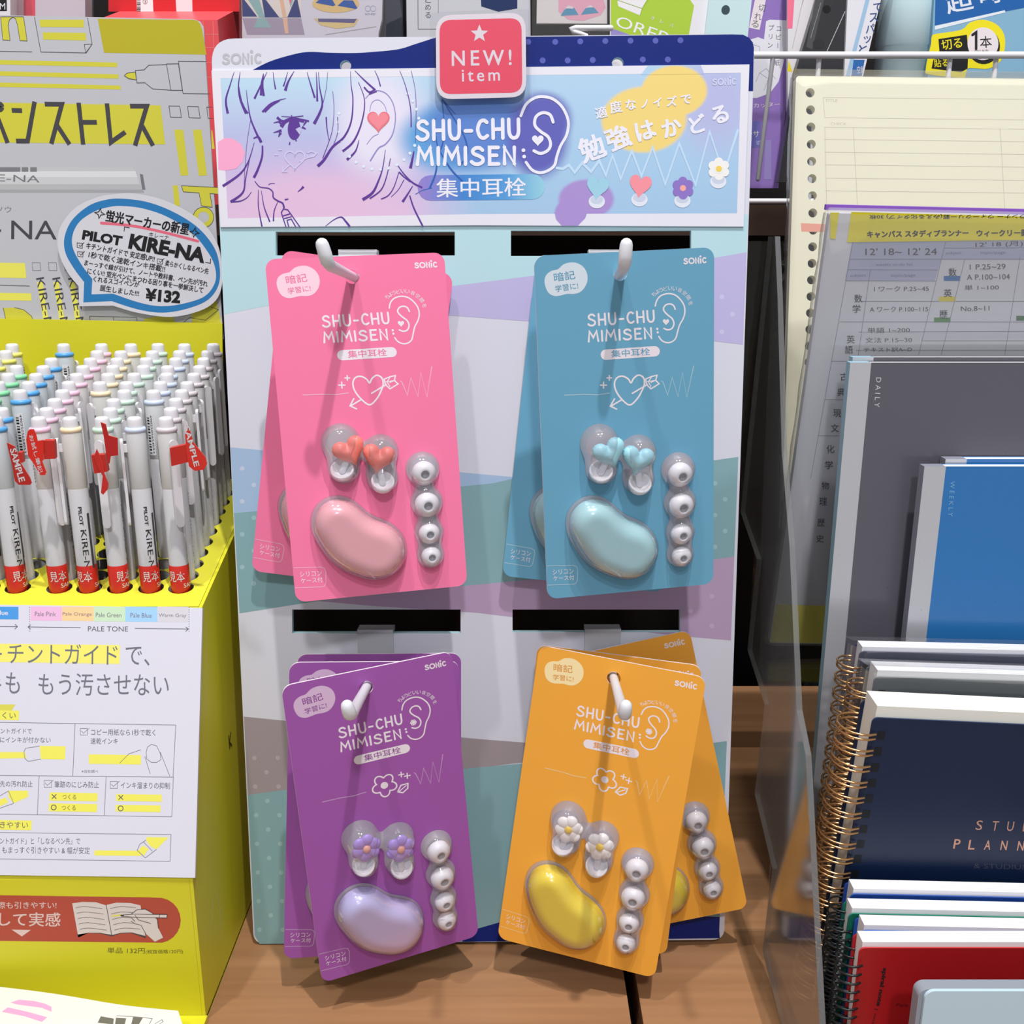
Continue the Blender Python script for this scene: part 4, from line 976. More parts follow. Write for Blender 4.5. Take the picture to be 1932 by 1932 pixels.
b.fill(HD.pxs(Q(circ(1545, 1650, 78, 20))), LAY, YO, [HD.pxs(Q(circ(1545, 1650, 42, 16)))]); b.pline(Q(circ(1545, 1650, 78, 20)), 1, 2, LINE, closed=True)
for k, (y0, y1, c) in enumerate([(1268, 1300, 198), (1300, 1345, 222), (1345, 1400, 206), (1400, 1440, 186), (1440, 1463, 168)]):
    e = 1010 + k * 18
    b.pfill(Q([(-100, y0), (e, y0), (e + 15, y1), (-100, y1)]), 1, paint(c, c, c + 3))
b.pfill(Q([(1062, 1320), (1085, 1325), (1105, 1440), (1080, 1440)]), 2, paint(120, 120, 126))
for x0, x1 in ((-60, 155), (165, 215), (230, 280)): b.pfill(Q(rect(x0, 1270, x1, 1304)), 2, paint(128, 128, 134))
b.ptext('E-NA', *Q([(-18, 1376), (300, 1386)]), 13, 2, paint(120, 120, 126)); b.ptext('ソウ', *Q([(-30, 1612), (86, 1613)]), 11, 2, paint(130, 130, 136))
b.ptext('NA', *Q([(85, 1815), (430, 1818)]), 35, 2, KK); b.pfill(Q(rect(-40, 1742, 8, 1760)), 2, KK)
for P in ([(-60, 62), (190, 66), (200, 180), (-60, 176)], [(-60, 290), (236, 296), (240, 352), (-60, 348)]): b.pfill(Q2(P), 1, HIY)
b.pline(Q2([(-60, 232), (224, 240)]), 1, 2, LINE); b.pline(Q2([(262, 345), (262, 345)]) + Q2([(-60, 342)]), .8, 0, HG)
for x in (245, 368, 490): b.pline(Q2([(x, 62), (x + 60, 62), (x + 64, 122), (x + 4, 122)]), 1, 2, paint(130, 130, 136), closed=True)
for x in (272, 395, 515):
    b.pfill(Q2([(x + 10, 210), (x + 52, 210), (x + 100, 520), (x + 60, 520)]), 1, HIY)
    b.ptext('KIRE-NA', *Q2([(x + 2, 182), (x + 92, 660)]), 15, 2, LINE)
R_ = [(25, 408), (50, 520), (260, 520), (240, 470), (180, 420), (110, 404)]
b.pfill(Q2(R_), 1, YO); b.pline(Q2(R_), 1, 2, LINE)
b.pline(Q2([(685, 520), (682, 470), (1035, 478), (1045, 520)]), 1, 2, LINE); b.pline(Q2([(862, 478), (866, 520)]), 1, 2, LINE)
b.pfill(Q2([(1090, 490), (1300, 450), (1330, 520), (1100, 520)]), 1, YO); b.pfill(Q2([(1450, 420), (1640, 330), (1680, 520), (1460, 520)]), 1, YO); b.pline(Q2([(1390, 520), (1440, 480), (1560, 500), (1660, 420), (1600, 400)]), 1, 2, LINE)
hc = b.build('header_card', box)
# hand-written price bubble taped to the header
NB = Frame((0, .6315, 0), (1, 0, 0), (0, 0, 1))
b = MB(NB)
BB = lambda pts: [(120 + x / 6.44, 360 + y / 6.44) for x, y in pts]
def sm(pts): return cr(pts, 4, True)
BP = paint(216, 214, 222)
oval = lambda P: cr(P[3:] + P[:1], 4) + [P[1], P[2]]       # P[0..2] the tail of the bubble
outer = [(600, 1395), (190, 1402), (182, 1160), (60, 1010), (-40, 810), (-75, 600), (-20, 400), (150, 200), (400, 80), (620, 40), (850, 32), (1150, 92), (1450, 222), (1700, 400), (1860, 630), (1915, 850), (1925, 1130), (1850, 1330), (1650, 1460), (1300, 1532), (900, 1482)]
blue_ = [(585, 1340), (240, 1356), (250, 1110), (130, 950), (25, 760), (10, 570), (100, 360), (300, 185), (500, 112), (700, 95), (1000, 132), (1300, 240), (1600, 420), (1800, 640), (1885, 850), (1890, 1120), (1760, 1320), (1500, 1432), (1200, 1480), (900, 1440)]
white = [(600, 1250), (340, 1258), (350, 1072), (220, 900), (115, 700), (112, 530), (200, 370), (380, 250), (550, 198), (700, 185), (950, 212), (1250, 312), (1550, 500), (1750, 740), (1840, 930), (1838, 1120), (1700, 1290), (1400, 1382), (1150, 1400), (900, 1352)]
def bubble(P): return BB(cr(P[2:] + [P[0]], 5) + [P[1]])
b.prism(NB.pxs(bubble(outer)), -.0004, 0, BP); b.pfill(bubble(blue_), 1, paint(44, 124, 186)); b.pfill(bubble(white), 2, BP)
b.pline(BB([(458, 392), (830, 425), (1200, 500), (1632, 612)]), 5.2, 3, paint(232, 108, 130), smooth=4)
for t, p, q, h, bo in [('蛍光マーカーの新星', (508, 372), (1512, 540), 22, .05), ('PILOT', (220, 592), (702, 672), 19, .05), ('KIRE-NA', (782, 700), (1708, 882), 29, .05), ('キレーナ', (1035, 556), (1272, 600), 9, 0), ('キチントガイドで 安定感UP!!', (270, 700), (1100, 866), 12, .03), ('1秒で乾く速乾インキ搭載!!', (300, 810), (1225, 990), 12, .03),
                       ('柔らかくしなるペン先', (1230, 910), (1755, 1014), 11, .03), ('まーっすぐ線が引けて、ノートや教科書、ペン先が汚れ', (250, 906), (1745, 1168), 11, .03), ('にくい!! 蛍光ペンにまつわる困り事を一挙解決して', (285, 1008), (1690, 1244), 11.5, .03), ('くれるスゴイペンが', (360, 1104), (915, 1174), 11, .03), ('誕生しました!!!', (440, 1214), (910, 1284), 11.5, .03), ('¥132', (985, 1336), (1415, 1370), 24, .05)]:
    b.ptext(t, *BB([p, q]), h, 4, BLACK, bo)
for x, y, s in ((440, 275, 62), (1590, 505, 58)): b.pline(BB(star(x, y, s, s * .38, 4, -80)), 1.8, 4, BLACK, closed=True)
for x, y in ((165, 632), (172, 738), (1138, 826)):
    b.pline(BB([(x, y), (x + 66, y + 8), (x + 62, y + 66), (x + 2, y + 58)]), 1.1, 4, BLACK, closed=True); b.pline(BB([(x + 22, y + 25), (x + 38, y + 44), (x + 84, y - 4)]), 1.1, 4, BLACK)
b.pline(BB([(735, 490), (740, 440), (800, 450)]), 1.4, 4, BLACK); b.pline(BB([(1725, 868), (1785, 880), (1788, 826)]), 1.4, 4, BLACK)
tag(b.build('price_bubble', box), 'handwritten speech bubble price card with blue border')

# test pad in front of the box
ZP = Frame((0, 0, .030), (1, 0, 0), (0, 1, 0))
b = MB(ZP)
pp = ZP.pxs(cr([(-160, 1846), (0, 1862), (110, 1876), (230, 1896), (336, 1907)], 4) + [(344, 1932), (350, 1990), (-170, 1990)])
b.prism(pp, -.0262, 0, paint(232, 230, 222))
PINKM = paint(240, 166, 206)
for P in ([(75, 1745), (140, 1724), (250, 1734), (330, 1754), (375, 1775), (376, 1812), (300, 1782), (130, 1760)], [(12, 1812), (58, 1780), (200, 1812), (345, 1852), (305, 1886), (180, 1845)]): b.pfill(V4(P), 1, PINKM)
GG = paint(112, 110, 98)
for P in ([(735, 1845), (830, 1862), (825, 1905), (712, 1892)], [(845, 1856), (920, 1860), (905, 1925), (836, 1925)], [(970, 1850), (1042, 1855), (1000, 1925), (952, 1925)]): b.pfill(V4(P), 1, GG)
b.pline(V4([(850, 1842), (960, 1846), (1110, 1862), (1090, 1900)]), .8, 2, GREY); b.pline(V4([(1130, 1900), (1180, 1870), (1190, 1885), (1150, 1910)]), .8, 2, GREY)
solo(b, 'test_pad', ZP.p(-.2, .41, -.0262), 'white scribble pad with pink marker strokes lying before the yellow box', 'paper pad')

# ------------------------------------------------------------------ highlighter pens
PENL, SINK, RB = .1353, .043, .0050
def cyl_text(b, s, r, th0, ztop, length, height, m, bold=0.0):
    vs, fs = glyphs(s, bold)
    x0 = min(q[0] for q in vs); x1 = max(q[0] for q in vs); y0 = min(q[1] for q in vs); y1 = max(q[1] for q in vs)
    out = []
    for x, y in vs:
        th = th0 + (y - y0) / (y1 - y0) * height / r; z = ztop - (x - x0) / (x1 - x0) * length
        out.append((r * math.sin(th), -r * math.cos(th), z))
    k = b.add(out)
    for f in fs: b.face([k + i for i in f], m)
def cyl_rect(b, r, t0, t1, z0, z1, m, n=4):
    for i in range(n):
        a, c = t0 + (t1 - t0) * i / n, t0 + (t1 - t0) * (i + 1) / n
        k = b.add([(r * math.sin(a), -r * math.cos(a), z0), (r * math.sin(c), -r * math.cos(c), z0), (r * math.sin(c), -r * math.cos(c), z1), (r * math.sin(a), -r * math.cos(a), z1)])
        b.face((k, k + 1, k + 2, k + 3), m, True)
def out_frame(th, r): 
    n = Vector((math.sin(th), -math.cos(th), 0)); return Frame(n * r, Vector((math.cos(th), math.sin(th), 0)), (0, 0, 1))
PWT = paint(226, 224, 228, .32, .5)
def make_pen(col, strong, label):
    root = thing('highlighter', (0, 0, 0), label, 'pen', 'highlighters in the yellow box', Matrix.Identity(4))
    tint = tuple(int(c * .1 + 216 * .9) for c in col)
    b = MB(); bm = paint(*tint, .3, .5); lo = paint(200, 199, 203, .28, .5)
    b.lathe((0, 0, 0), (0, 0, 1), [(0, 0), (.0030, 0), (RB * .96, .004), (RB, .010), (RB, .0975), (RB * .97, .0978), (RB * .97, .0986), (RB * 1.01, .099), (RB * 1.01, .1272), (RB * .9, .1290)], [lo] * 5 + [bm] * 4, 18)
    cyl_text(b, 'KIRE-NA', RB + .00013, .55, .0765, .027, .0028, BLACK); cyl_text(b, 'PILOT', RB + .00013, .55, .0890, .010, .0018, BLACK, .02)
    cyl_rect(b, RB + .00013, 1.35, 1.62, .055, .085, paint(70, 68, 72))
    b.build('barrel', root)
    b = MB(); cm = paint(*col, .35, .5)
    b.lathe((0, 0, 0), (0, 0, 1), [(RB * .9, .1276), (RB * 1.06, .1280), (RB * 1.07, .1292), (RB * .98, .1300), (.0038, .1302), (.0, .1303)], cm, 18)
    b.build('collar', root)
    b = MB(); b.lathe((0, 0, 0), (0, 0, 1), [(.0039, .1300), (.0038, .132), (.0036, .1340), (.0033, .1349), (.0024, .1354), (0, .1355)], PWT, 16); b.build('push_button', root)
    b = MB(out_frame(-1.05, RB)); b.prism(capsule(0, .1225, 0, .0805, .0021, 6), .0016, .0030, PWT); b.box(-.0011, .0011, .1175, .1215, -.0005, .0018, PWT); b.build('clip', root)
    b = MB(); cyl_rect(b, RB * 1.01 + .00012, 2.5, 3.4, .1005, .1235, paint(232, 231, 236)); 
    for k in range(13): cyl_rect(b, RB * 1.01 + .00018, 2.65, 2.98, .1015 + k * .0016, .1015 + k * .0016 + (.0009 if k % 3 else .0005), BLACK, 2)
    cyl_text(b, '4902505654053', RB * 1.01 + .00018, 3.08, .1228, .021, .0011, BLACK)
    b.build('barcode_label', root)
    return root
ORD = ['front', 'second', 'third', 'fourth', 'fifth', 'sixth', 'seventh', 'eighth', 'ninth', 'rearmost']
PENS = [('warm grey', (214, 206, 212), range(10)), ('pale blue', (204, 216, 240), [0, 3, 4, 5, 6, 7, 8, 9]), ('pale green', (206, 232, 214), range(10)), ('pale orange', (248, 226, 190), [0, 4, 5, 6, 7, 8, 9]), ('pale pink', (242, 200, 224), range(10)),
        ('bright blue', (86, 166, 228), [0, 1, 3, 4, 5, 6, 7, 9]), ('bright green', (140, 222, 166), [0, 1, 2, 3, 4, 5, 6]), ('yellow', (238, 232, 120), [2, 3, 5, 6, 7, 8, 9])]
ROT = {(0, 0): 100, (1, 0): -10, (2, 0): 60, (3, 0): -20, (4, 0): 130, (5, 0): 10, (5, 9): 215, (5, 7): 215}
rnd = random.Random(3); FRONT = {}
for ci, (nm, col, rows) in enumerate(PENS):
    proto = None
    for r in rows:
        if r == 0: lab = 'sample highlighter with %s collar and red sleeve, at the front of its row' % nm
        elif r == 9: lab = 'highlighter with %s collar, rearmost of its row by the yellow back' % nm
        else: lab = 'highlighter with %s collar, %s from the front of its row' % (nm, ORD[r])
        x = COLX[ci] - .0003 * r; y = ROWY[r]; z = .2125 + .27 * (y - .5) - SINK
        a = math.radians(ROT.get((ci, r), rnd.uniform(-60, 200)))
        lean = Matrix.Rotation(math.radians(rnd.uniform(-.6, .6)), 4, 'Y') @ Matrix.Rotation(math.radians(rnd.uniform(-.5, .5)), 4, 'X') if r else Matrix.Identity(4)
        M = Matrix.Translation((x, y, z)) @ lean @ Matrix.Rotation(a, 4, 'Z')
        if proto is None:
            proto = make_pen(col, 0, lab); o = proto; o.matrix_world = M; MW[o.name] = M.copy()
        else: o = dup(proto, M); o['label'] = lab
        if r == 0: FRONT[ci] = (o, M, a)
SR = paint(206, 44, 34, .35, .45)
for ci, (o, M, a) in FRONT.items():
    b = MB(); b.lathe((0, 0, 0), (0, 0, 1), [(RB + .00005, .0405), (RB + .0001, .0406), (RB + .00016, .046), (RB + .00016, .0565), (RB + .0001, .0566)], SR, 18)
    cyl_text_m = PWT
    for th, s in ((-.9 - a + (ci % 3) * .5, '見本'), (.6 - a + (ci % 2) * .4, 'SAMPLE')):
        vs, fs = glyphs(s, 0); r = RB + .00028
        x1 = max(q[0] for q in vs); hh = .0062 if s == '見本' else .0034; zz = .0485 if s == '見本' else .0445; ww = .009 if s == '見本' else .011
        k = b.add([(r * math.sin(th + x / x1 * ww / r), -r * math.cos(th + x / x1 * ww / r), zz + y * hh) for x, y in vs])
        for fc in fs: b.face([k + i for i in fc], PWT)
    s_ = b.build('sample_sleeve', o, Matrix.Identity(4)); tag(s_, 'red sample sleeve')
def flag(ci, poly, col, txt, p0, p1, h, wrap):
    o, M, a = FRONT[ci]; base = M.translation
    fl = pose((base.x, base.y - .0085, base.z), -6, 0)
    b = MB(fl); b.prism(fl.pxs(poly), -.0004, 0, paint(*col, .3, .5), paint(220, 110, 90))
    if txt: b.ptext(txt, p0, p1, h, 2, PWT, .02)
    if wrap: b.prism(fl.pxs(wrap), -.0035, -.0006, SR)
    tag(b.build('sample_flag', o, M), 'red sample flag')
sc = lambda pts: [(x / 5.367, 600 + y / 5.367) for x, y in pts]
flag(5, sc([(68, 1262), (150, 1300), (175, 1370), (210, 1470), (300, 1610), (322, 1670), (305, 1690), (190, 1690), (150, 1650), (120, 1480), (85, 1340)]), (196, 40, 34), 'SAMPLE', *sc([(98, 1330), (195, 1665)]), 12, sc([(175, 1365), (215, 1365), (225, 1470), (205, 1470)]))
flag(3, sc([(300, 1128), (340, 1126), (362, 1170), (380, 1245), (440, 1235), (440, 1440), (425, 1450), (468, 1560), (455, 1590), (410, 1592), (345, 1480), (285, 1400), (265, 1230), (280, 1150)]), (232, 42, 26), 'お試し筆記', *sc([(292, 1190), (395, 1572)]), 8, sc([(435, 1245), (540, 1245), (552, 1430), (440, 1435)]))
flag(2, sc([(978, 1325), (1005, 1380), (1040, 1480), (1055, 1570), (1098, 1680), (1090, 1735), (1045, 1790), (1022, 1770), (1040, 1600), (985, 1500), (955, 1395)]), (210, 44, 38), None, None, None, 0, sc([(918, 1395), (1055, 1385), (1085, 1560), (950, 1580)]))
flag(1, sc([(1018, 1055), (1070, 1075), (1085, 1140), (1100, 1190), (1190, 1215), (1195, 1390), (1120, 1400), (1110, 1470), (1095, 1480), (1070, 1350), (1050, 1200)]), (196, 34, 30), None, None, None, 0, None)
q2 = lambda pts: Q2(pts)
flag(0, q2([(1420, 1300), (1440, 1330), (1470, 1430), (1560, 1540), (1572, 1590), (1550, 1635), (1480, 1645), (1435, 1610), (1415, 1500), (1405, 1370)]), (226, 48, 34), 'SAMPLE', *q2([(1395, 1310), (1475, 1615)]), 10.5, q2([(1285, 1475), (1420, 1445), (1430, 1580), (1298, 1612)]))

# ------------------------------------------------------------------ right: stepped acrylic stand with notebooks
XP = .143
AF = Frame((XP, 0, 0), (0, 1, 0), (0, 0, 1))
ZIG = AF.pxs([(1459, 446), (1406, 967), (1437, 1055), (1419, 1226), (1452, 1329), (1433, 1498), (1467, 1639), (1448, 1793)]) + [(.4476, .0028)]
FRONTL = AF.pxs([(1558, 1932), (1543, 1651), (1531, 1425), (1514, 1340), (1500, 1030), (1485, 850), (1477, 560), (1472, 446)])
ACR = clear((.985, .99, .988), .07, .015, .5, 0.0, 'acrylic', 0.0); EDG = clear((.55, .58, .57), .12, .1, .4, .14, 'acrylic_edge', 0.0)
stand2 = thing('acrylic_stand', (XP, .48, 0), 'clear stepped acrylic stand holding the notebooks on the right', 'stand')
b = MB(AF)
b.prism(ZIG + [(.43, .0028), (.377, .0028)] + FRONTL, -.0028, 0, ACR, EDG)
b.build('side_panel', stand2)
b = MB(AF)
STEP = [(.645, .395), (.645, .2255), (.5765, .2235), (.5765, .1605), (.5265, .1585), (.5265, .0785), (.4945, .0765), (.4945, .0035), (.43, .0028)]
low = [(.6466, .395), (.6466, .2237), (.5781, .2217), (.5781, .1587), (.5281, .1567), (.5281, .0767), (.4961, .0747), (.4961, .0022), (.43, .0022)]
b.prism(STEP + low[::-1], .0002, .40, ACR, ACR)
b.build('steps', stand2)
b = MB(Frame((0, 0, 0), (1, 0, 0), (0, 1, 0))); b.box(XP - .012, XP + .40, .36, .52, .0002, .0020, ACR, ACR); b.build('base_plate', stand2)

def wrap(root, fr, a0, a1, b0, b1, h0, h1, name='clear_bag', haze=.06):
    m = clear((.95, .95, .96), .10, .12, .45, haze, 'wrinkled_film')
    b = MB(fr); n = 22
    rnd = random.Random(int(abs(a0) * 1e5))
    rows = []
    for j in range(n + 1):                       # a loose sheet of film in front, folded round the left edge
        y = b0 + (b1 - b0) * j / n; r = []
        for a, h in ((a0 - .0005, h0), (a0 - .0022 - rnd.random() * .001, (h0 + h1) / 2), (a0 - .0015, h1 + .001), (a0 + .004, h1 + .0026 + rnd.random() * .0012), (a0 + .02, h1 + .002), ((a0 + a1) / 2, h1 + .002), (a1, h1 + .002)):
            r.append(b.add([fr.p(a, y, h)]))
        rows.append(r)
    for j in range(n):
        for i in range(6): b.face((rows[j][i], rows[j][i + 1], rows[j + 1][i + 1], rows[j + 1][i]), m, True)
    k = b.add([fr.p(a0 - .0015, b1, h0), fr.p(a1, b1, h0), fr.p(a1, b1 + .003, h1 + .002), fr.p(a0 - .0015, b1 + .003, h1 + .002)]); b.face((k, k + 1, k + 2, k + 3), m)
    return b.build(name, root)
def anchored(u, v, Y, lean, yaw=0, roll=0):
    return pose(atY(u, v, Y), lean, yaw, roll)

# cream loose-leaf pad (origin = top left corner of its front)
f = anchored(1502, 143, .633, 11, 0, -.7); H_ = .262; W_ = .19
root = thing('loose_leaf_pad', f.p(0, -H_, 0), 'cream loose leaf refill pad in a clear bag, punched down its left edge', 'paper pad')
b = MB(f); CREAM = paint(250, 246, 220, .6)
hl = [circ(*f.px(1528.5 + k * .72, 175 + 32.4 * k), .0026, 14) for k in range(9)]
yb = hl[-1][0][1] - .0095
while yb > -H_ + .012: hl.append(circ(hl[8][0][0] - .0026, yb, .0026, 14)); yb -= .0095
b.prism(rrect(0, -H_, W_, 0, .002), -.006, 0, CREAM, paint(236, 232, 210), hl)
FL = paint(214, 206, 186)
for P in ([(1553, 184), (1990, 188)], [(1553, 184), (1556, 222)], [(1556, 222), (1990, 227)], [(1555, 240), (1990, 244.5)], [(1555, 263), (1990, 268)], [(1556, 287), (1990, 292)], [(1557, 311), (1990, 316)], [(1558, 336), (1990, 341)], [(1557, 360), (1990, 365)], [(1556, 240), (1560, 395)], [(1610, 241), (1618, 395)], [(1887, 243), (1896, 400)]): b.pline(P, .9, 1, FL)
b.ptext('TITLE', (1557, 192), (1580, 192.3), 5, 1, FL); b.ptext('CHECK', (1567, 236), (1597, 236.3), 5, 1, FL)
b.pfill([(1511, 421), (1560, 423), (1561, 438), (1512, 437)], 1, paint(248, 170, 150))
b.build('sheets', root)
wrap(root, f, 0, W_, -H_, 0, -.006, .0004)

# weekly planner refill pack
f = anchored(1566, 402, .5285, -8, 0, -1.3); H_ = .2455; W_ = .2
root = thing('planner_refill_pack', f.p(0, -H_, 0), 'planner refill pack with yellow label and purple top edge, in front of the cream pad', 'paper pad')
b = MB(f); PAPER = paint(214, 214, 221, .55)
b.prism(rrect(0, -H_, W_, 0, .001), -.005, 0, PAPER, paint(214, 214, 218))
P8 = lambda pts: [(1400 + x / 3.632, 380 + y / 3.632) for x, y in pts]
TB = paint(176, 180, 206); LN = paint(120, 124, 140); HWI = paint(52, 52, 58)
b.pfill(P8([(755, 270), (2000, 270), (2000, 395), (1365, 395), (1320, 545), (705, 545)]), 1, TB); b.pfill(P8([(1385, 322), (2000, 318), (2000, 398), (1375, 398)]), 1.5, TB)
for P in ([(760, 270), (470, 1900)], [(1395, 275), (1210, 1050)], [(740, 396), (1960, 396)], [(722, 468), (1340, 470)], [(712, 544), (1330, 546)], [(878, 470), (790, 1100)], [(670, 825), (1990, 826)], [(610, 1095), (740, 1095)], [(570, 1358), (700, 1358)], [(520, 1605), (660, 1605)], [(1525, 400), (1365, 1050)], [(1905, 380), (1800, 1050)], [(820, 684), (1990, 684)], [(800, 895), (1990, 890)], [(1230, 955), (1990, 955)], [(1385, 320), (1990, 318)], [(780, 1020), (1990, 1020)]): b.pline(P8(P), .9, 2, LN)
for t, p, q, h in [("12' 18~ 12' 24", (845, 368), (1335, 366), 13), ("12' 18 (月)", (1600, 320), (1925, 310), 11), ('I ワーク P.25~45', (905, 618), (1280, 614), 10), ('A ワーク P.100~115', (875, 758), (1275, 754), 10), ('単語 1~200', (860, 902), (1150, 898), 10), ('文法 P.15~30', (845, 970), (1165, 966), 10), ('テキスト訳A~D', (835, 1032), (1165, 1028), 8.5), ('1 P.25~29', (1560, 468), (1805, 463), 10), ('A P.100~104', (1540, 538), (1835, 533), 10), ('単 1~100', (1525, 610), (1760, 606), 10), ('No.8~11', (1500, 752), (1695, 748), 9)]:
    b.ptext(t, *P8([p, q]), h, 3, HWI, 0)
for t, p, q, h in [('weekly to-do list', (915, 446), (1170, 444), 6), ('subject', (742, 522), (850, 520), 6.5), ('topic/page', (1018, 522), (1188, 520), 7), ('subject', (1395, 368), (1505, 366), 6.5), ('topic/page', (1632, 366), (1805, 364), 7)]: b.ptext(t, *P8([p, q]), h, 3, paint(120, 130, 168))
for ch, x, y in [('数', 797, 665), ('学', 785, 735), ('英', 745, 945), ('語', 733, 1015), ('古', 700, 1200), ('典', 680, 1305), ('現', 652, 1450), ('文', 636, 1552), ('化', 606, 1695), ('学', 596, 1805), ('数', 1443, 485), ('英', 1410, 628), ('歴', 1380, 775)]:
    b.ptext(ch, *P8([(x - 27, y + 28), (x + 27, y + 27)]), 15, 3, HWI, .02)
for ch, x, y in [('物', 1557, 916), ('理', 1553, 946), ('歴', 1549, 986), ('史', 1547, 1016)]: b.ptext(ch, (x - 7, y + 7), (x + 7, y + 7), 14, 3, HWI, .02)
for x, y, c in [(1438, 527, (24, 110, 176)), (1406, 668, (222, 204, 40)), (1372, 812, (70, 140, 66)), (1935, 800, (60, 110, 60))]: b.pfill(P8(rect(x - 56, y - 16, x + 56, y + 17)), 2, paint(*c))
yb = f.px(1480, 1141)[1]; b.fill([(.0005, yb), (.06, yb), (.06, -H_ + .0005), (.0005, -H_ + .0005)], 4 * LAY, paint(232, 222, 30))
b.build('sheets', root)
b = MB(f); YL = paint(230, 216, 34)
b.pfill([(1566, 401), (1583, 401), (1576, 451), (1566, 450)], 5, YL); b.pfill([(1606, 400), (1990, 410), (1990, 452), (1598, 457)], 5, YL)
b.ptext('キャンバス スタディプランナー', *P8([(858, 248), (1550, 238)]), 12.5, 7, BLACK, .07); b.ptext('ウィークリー罫', *P8([(1608, 240), (1960, 236)]), 12, 7, BLACK, .07)
b.ptext('プランナー ウィークリー罫(みえる化タイプ) 30枚', *P8([(1990, 84), (872, 88)]), 9, 7, BLACK, .03)
b.build('yellow_label', root)
b = MB(f); b.box(-.001, W_, .0008, .0034, -.0075, -.0052, paint(134, 84, 190)); b.build('purple_cover', root)
wrap(root, f, 0, W_, -H_, 0, -.005, .0004, haze=.12)

# slim notebooks: grey and blue, two of each
SILV = paint(206, 206, 212, .3, .6, .35)
def slim(u, v, Y, W_, H_, D_, col, edge, label, txt, strip_w, tp=None, th=10, tcol=None):
    f = anchored(u, v, Y, 0, 0, 0); H_ = f.o.z - .0795
    root = thing('notebook', f.p(0, -H_, 0), label, 'notebook', 'slim notebooks with silver spines')
    cv = paint(*col, .30, .5, coat=.35)
    b = MB(f); b.box(strip_w, W_, -H_, 0, -.0005, 0, cv, paint(235, 235, 238)); b.box(strip_w, W_, -H_, 0, -D_, -D_ + .0005, cv)
    if txt: b.ptext(txt, *tp, th, 3, tcol)
    b.build('cover', root)
    b = MB(f); b.box(-.0003, strip_w, -H_, 0, -D_ - .0001, .0002, SILV, paint(*edge)); b.build('spine_tape', root)
    b = MB(f); b.box(.0006, W_ - .001, -H_ + .0005, -.0003, -D_ + .0005, -.0005, paint(240, 240, 244, .7)); b.build('page_block', root)
    return root
slim(1605, 684, .5115, .182, .255, .0055, (92, 90, 100), (150, 186, 204), 'grey notebook in front, with a silver spine and fine white lettering', 'D A I L Y', .0102, ((1653, 712), (1649.5, 768)), 9.5, paint(196, 196, 204))
slim(1610, 674, .5185, .182, .2575, .0055, (92, 90, 100), (150, 186, 204), 'grey notebook behind the other grey one, only its top edge showing', None, .0102)
slim(1745, 880, .4965, .15, .2105, .006, (44, 116, 182), (140, 142, 156), 'blue notebook in front, with a silver spine and pale lettering', 'W E E K L Y', .0104, ((1793, 908), (1788.5, 974)), 8.5, paint(120, 176, 222))
slim(1785, 866, .504, .15, .2135, .006, (44, 116, 182), (140, 142, 156), 'blue notebook behind the other blue one, only its top edge showing', None, .0104)

# ring-bound notebooks
GOLD = paint(206, 158, 108, .22, .5, .9); WIRE = paint(30, 34, 36, .3, .5, .3)
def ringbound(name, u, v, Y, lean, roll, W_, H_, D_, col, label, cat, group, wire, pitch, rr, wr, double, back=None, pages=(240, 238, 234), art=None, off=0.0, paper_up=.0015):
    f = anchored(u, v, Y, lean, 0, roll); H_ = (f.o.z - .0055) / (f.ey.z) - W_ * abs(math.sin(math.radians(roll)))
    root = thing(name, f.p(0, -H_, 0), label, cat, group)
    b = MB(f); cv = paint(*col, .38, .45)
    b.prism(rrect(0, -H_, W_, 0, .0025), -.0008, 0, cv, paint(*[min(255, c + 25) for c in col]))
    if art: art(b)
    b.build('front_cover', root)
    b = MB(f); b.prism(rrect(0, -H_, W_, 0, .0025), -D_ - .0008, -D_, paint(*(back or col), .4)); b.build('back_cover', root)
    b = MB(f); pm = paint(*pages, .7)
    b.prism(rect(.0015, -H_ + .001, W_ - .001, paper_up), -D_ + .0002, -.0012, pm)
    for k in range(1, 5): b.strip([(0.002, paper_up), (W_, paper_up + .0002)], .0001, -D_ * k / 5, paint(210, 208, 204))
    b.build('page_block', root)
    b = MB(f); n = int((H_ - .016) / pitch)
    for k in range(n + 1):
        y = -.009 - k * pitch
        if y < -H_ + .004: break
        for o in ((-.0012, .0012) if double else (0,)):
            pts = []
            for i in range(15):
                a = math.radians(62 + i * 20.5)
                pts.append(f.p(rr * .15 - rr + rr * math.cos(a) + .0065 * (rr / .011), y + o - (0 if double else .0022 * (i / 14 - .5)), -D_ / 2 + (rr + .0005) * math.sin(a)))
            b.tube(pts, wr, wire, 6)
        if double: b.box(rr * .35, rr * .35 + .0035, y - .0022, y + .0022, .00005, .0001, paint(20, 24, 30))
    b.build('ring_binding', root)
    return root, f
def planner_art(b):
    CP_ = paint(212, 160, 138, .35, .5, .5)
    for ch, x, y in [('S', 1645, 686), ('T', 1745, 690), ('U', 1840, 692), ('D', 1940, 695)]: b.ptext(ch, (1350 + (x - 18) / 3.32, 1350 + (y + 30) / 3.32), (1350 + (x + 22) / 3.32, 1350 + (y + 31) / 3.32), 18, 2, CP_, 0, .15)
    for ch, x, y in [('P', 1505, 803), ('L', 1598, 808), ('A', 1697, 810), ('N', 1800, 812), ('N', 1905, 815)]: b.ptext(ch, (1350 + (x - 18) / 3.32, 1350 + (y + 30) / 3.32), (1350 + (x + 22) / 3.32, 1350 + (y + 31) / 3.32), 18, 2, CP_, .01, .15)
    b.ptext('& STUDIUM', (1837, 1638), (1942, 1641), 9.5, 2, paint(62, 66, 88))
GN = 'copper ring-bound notebooks'
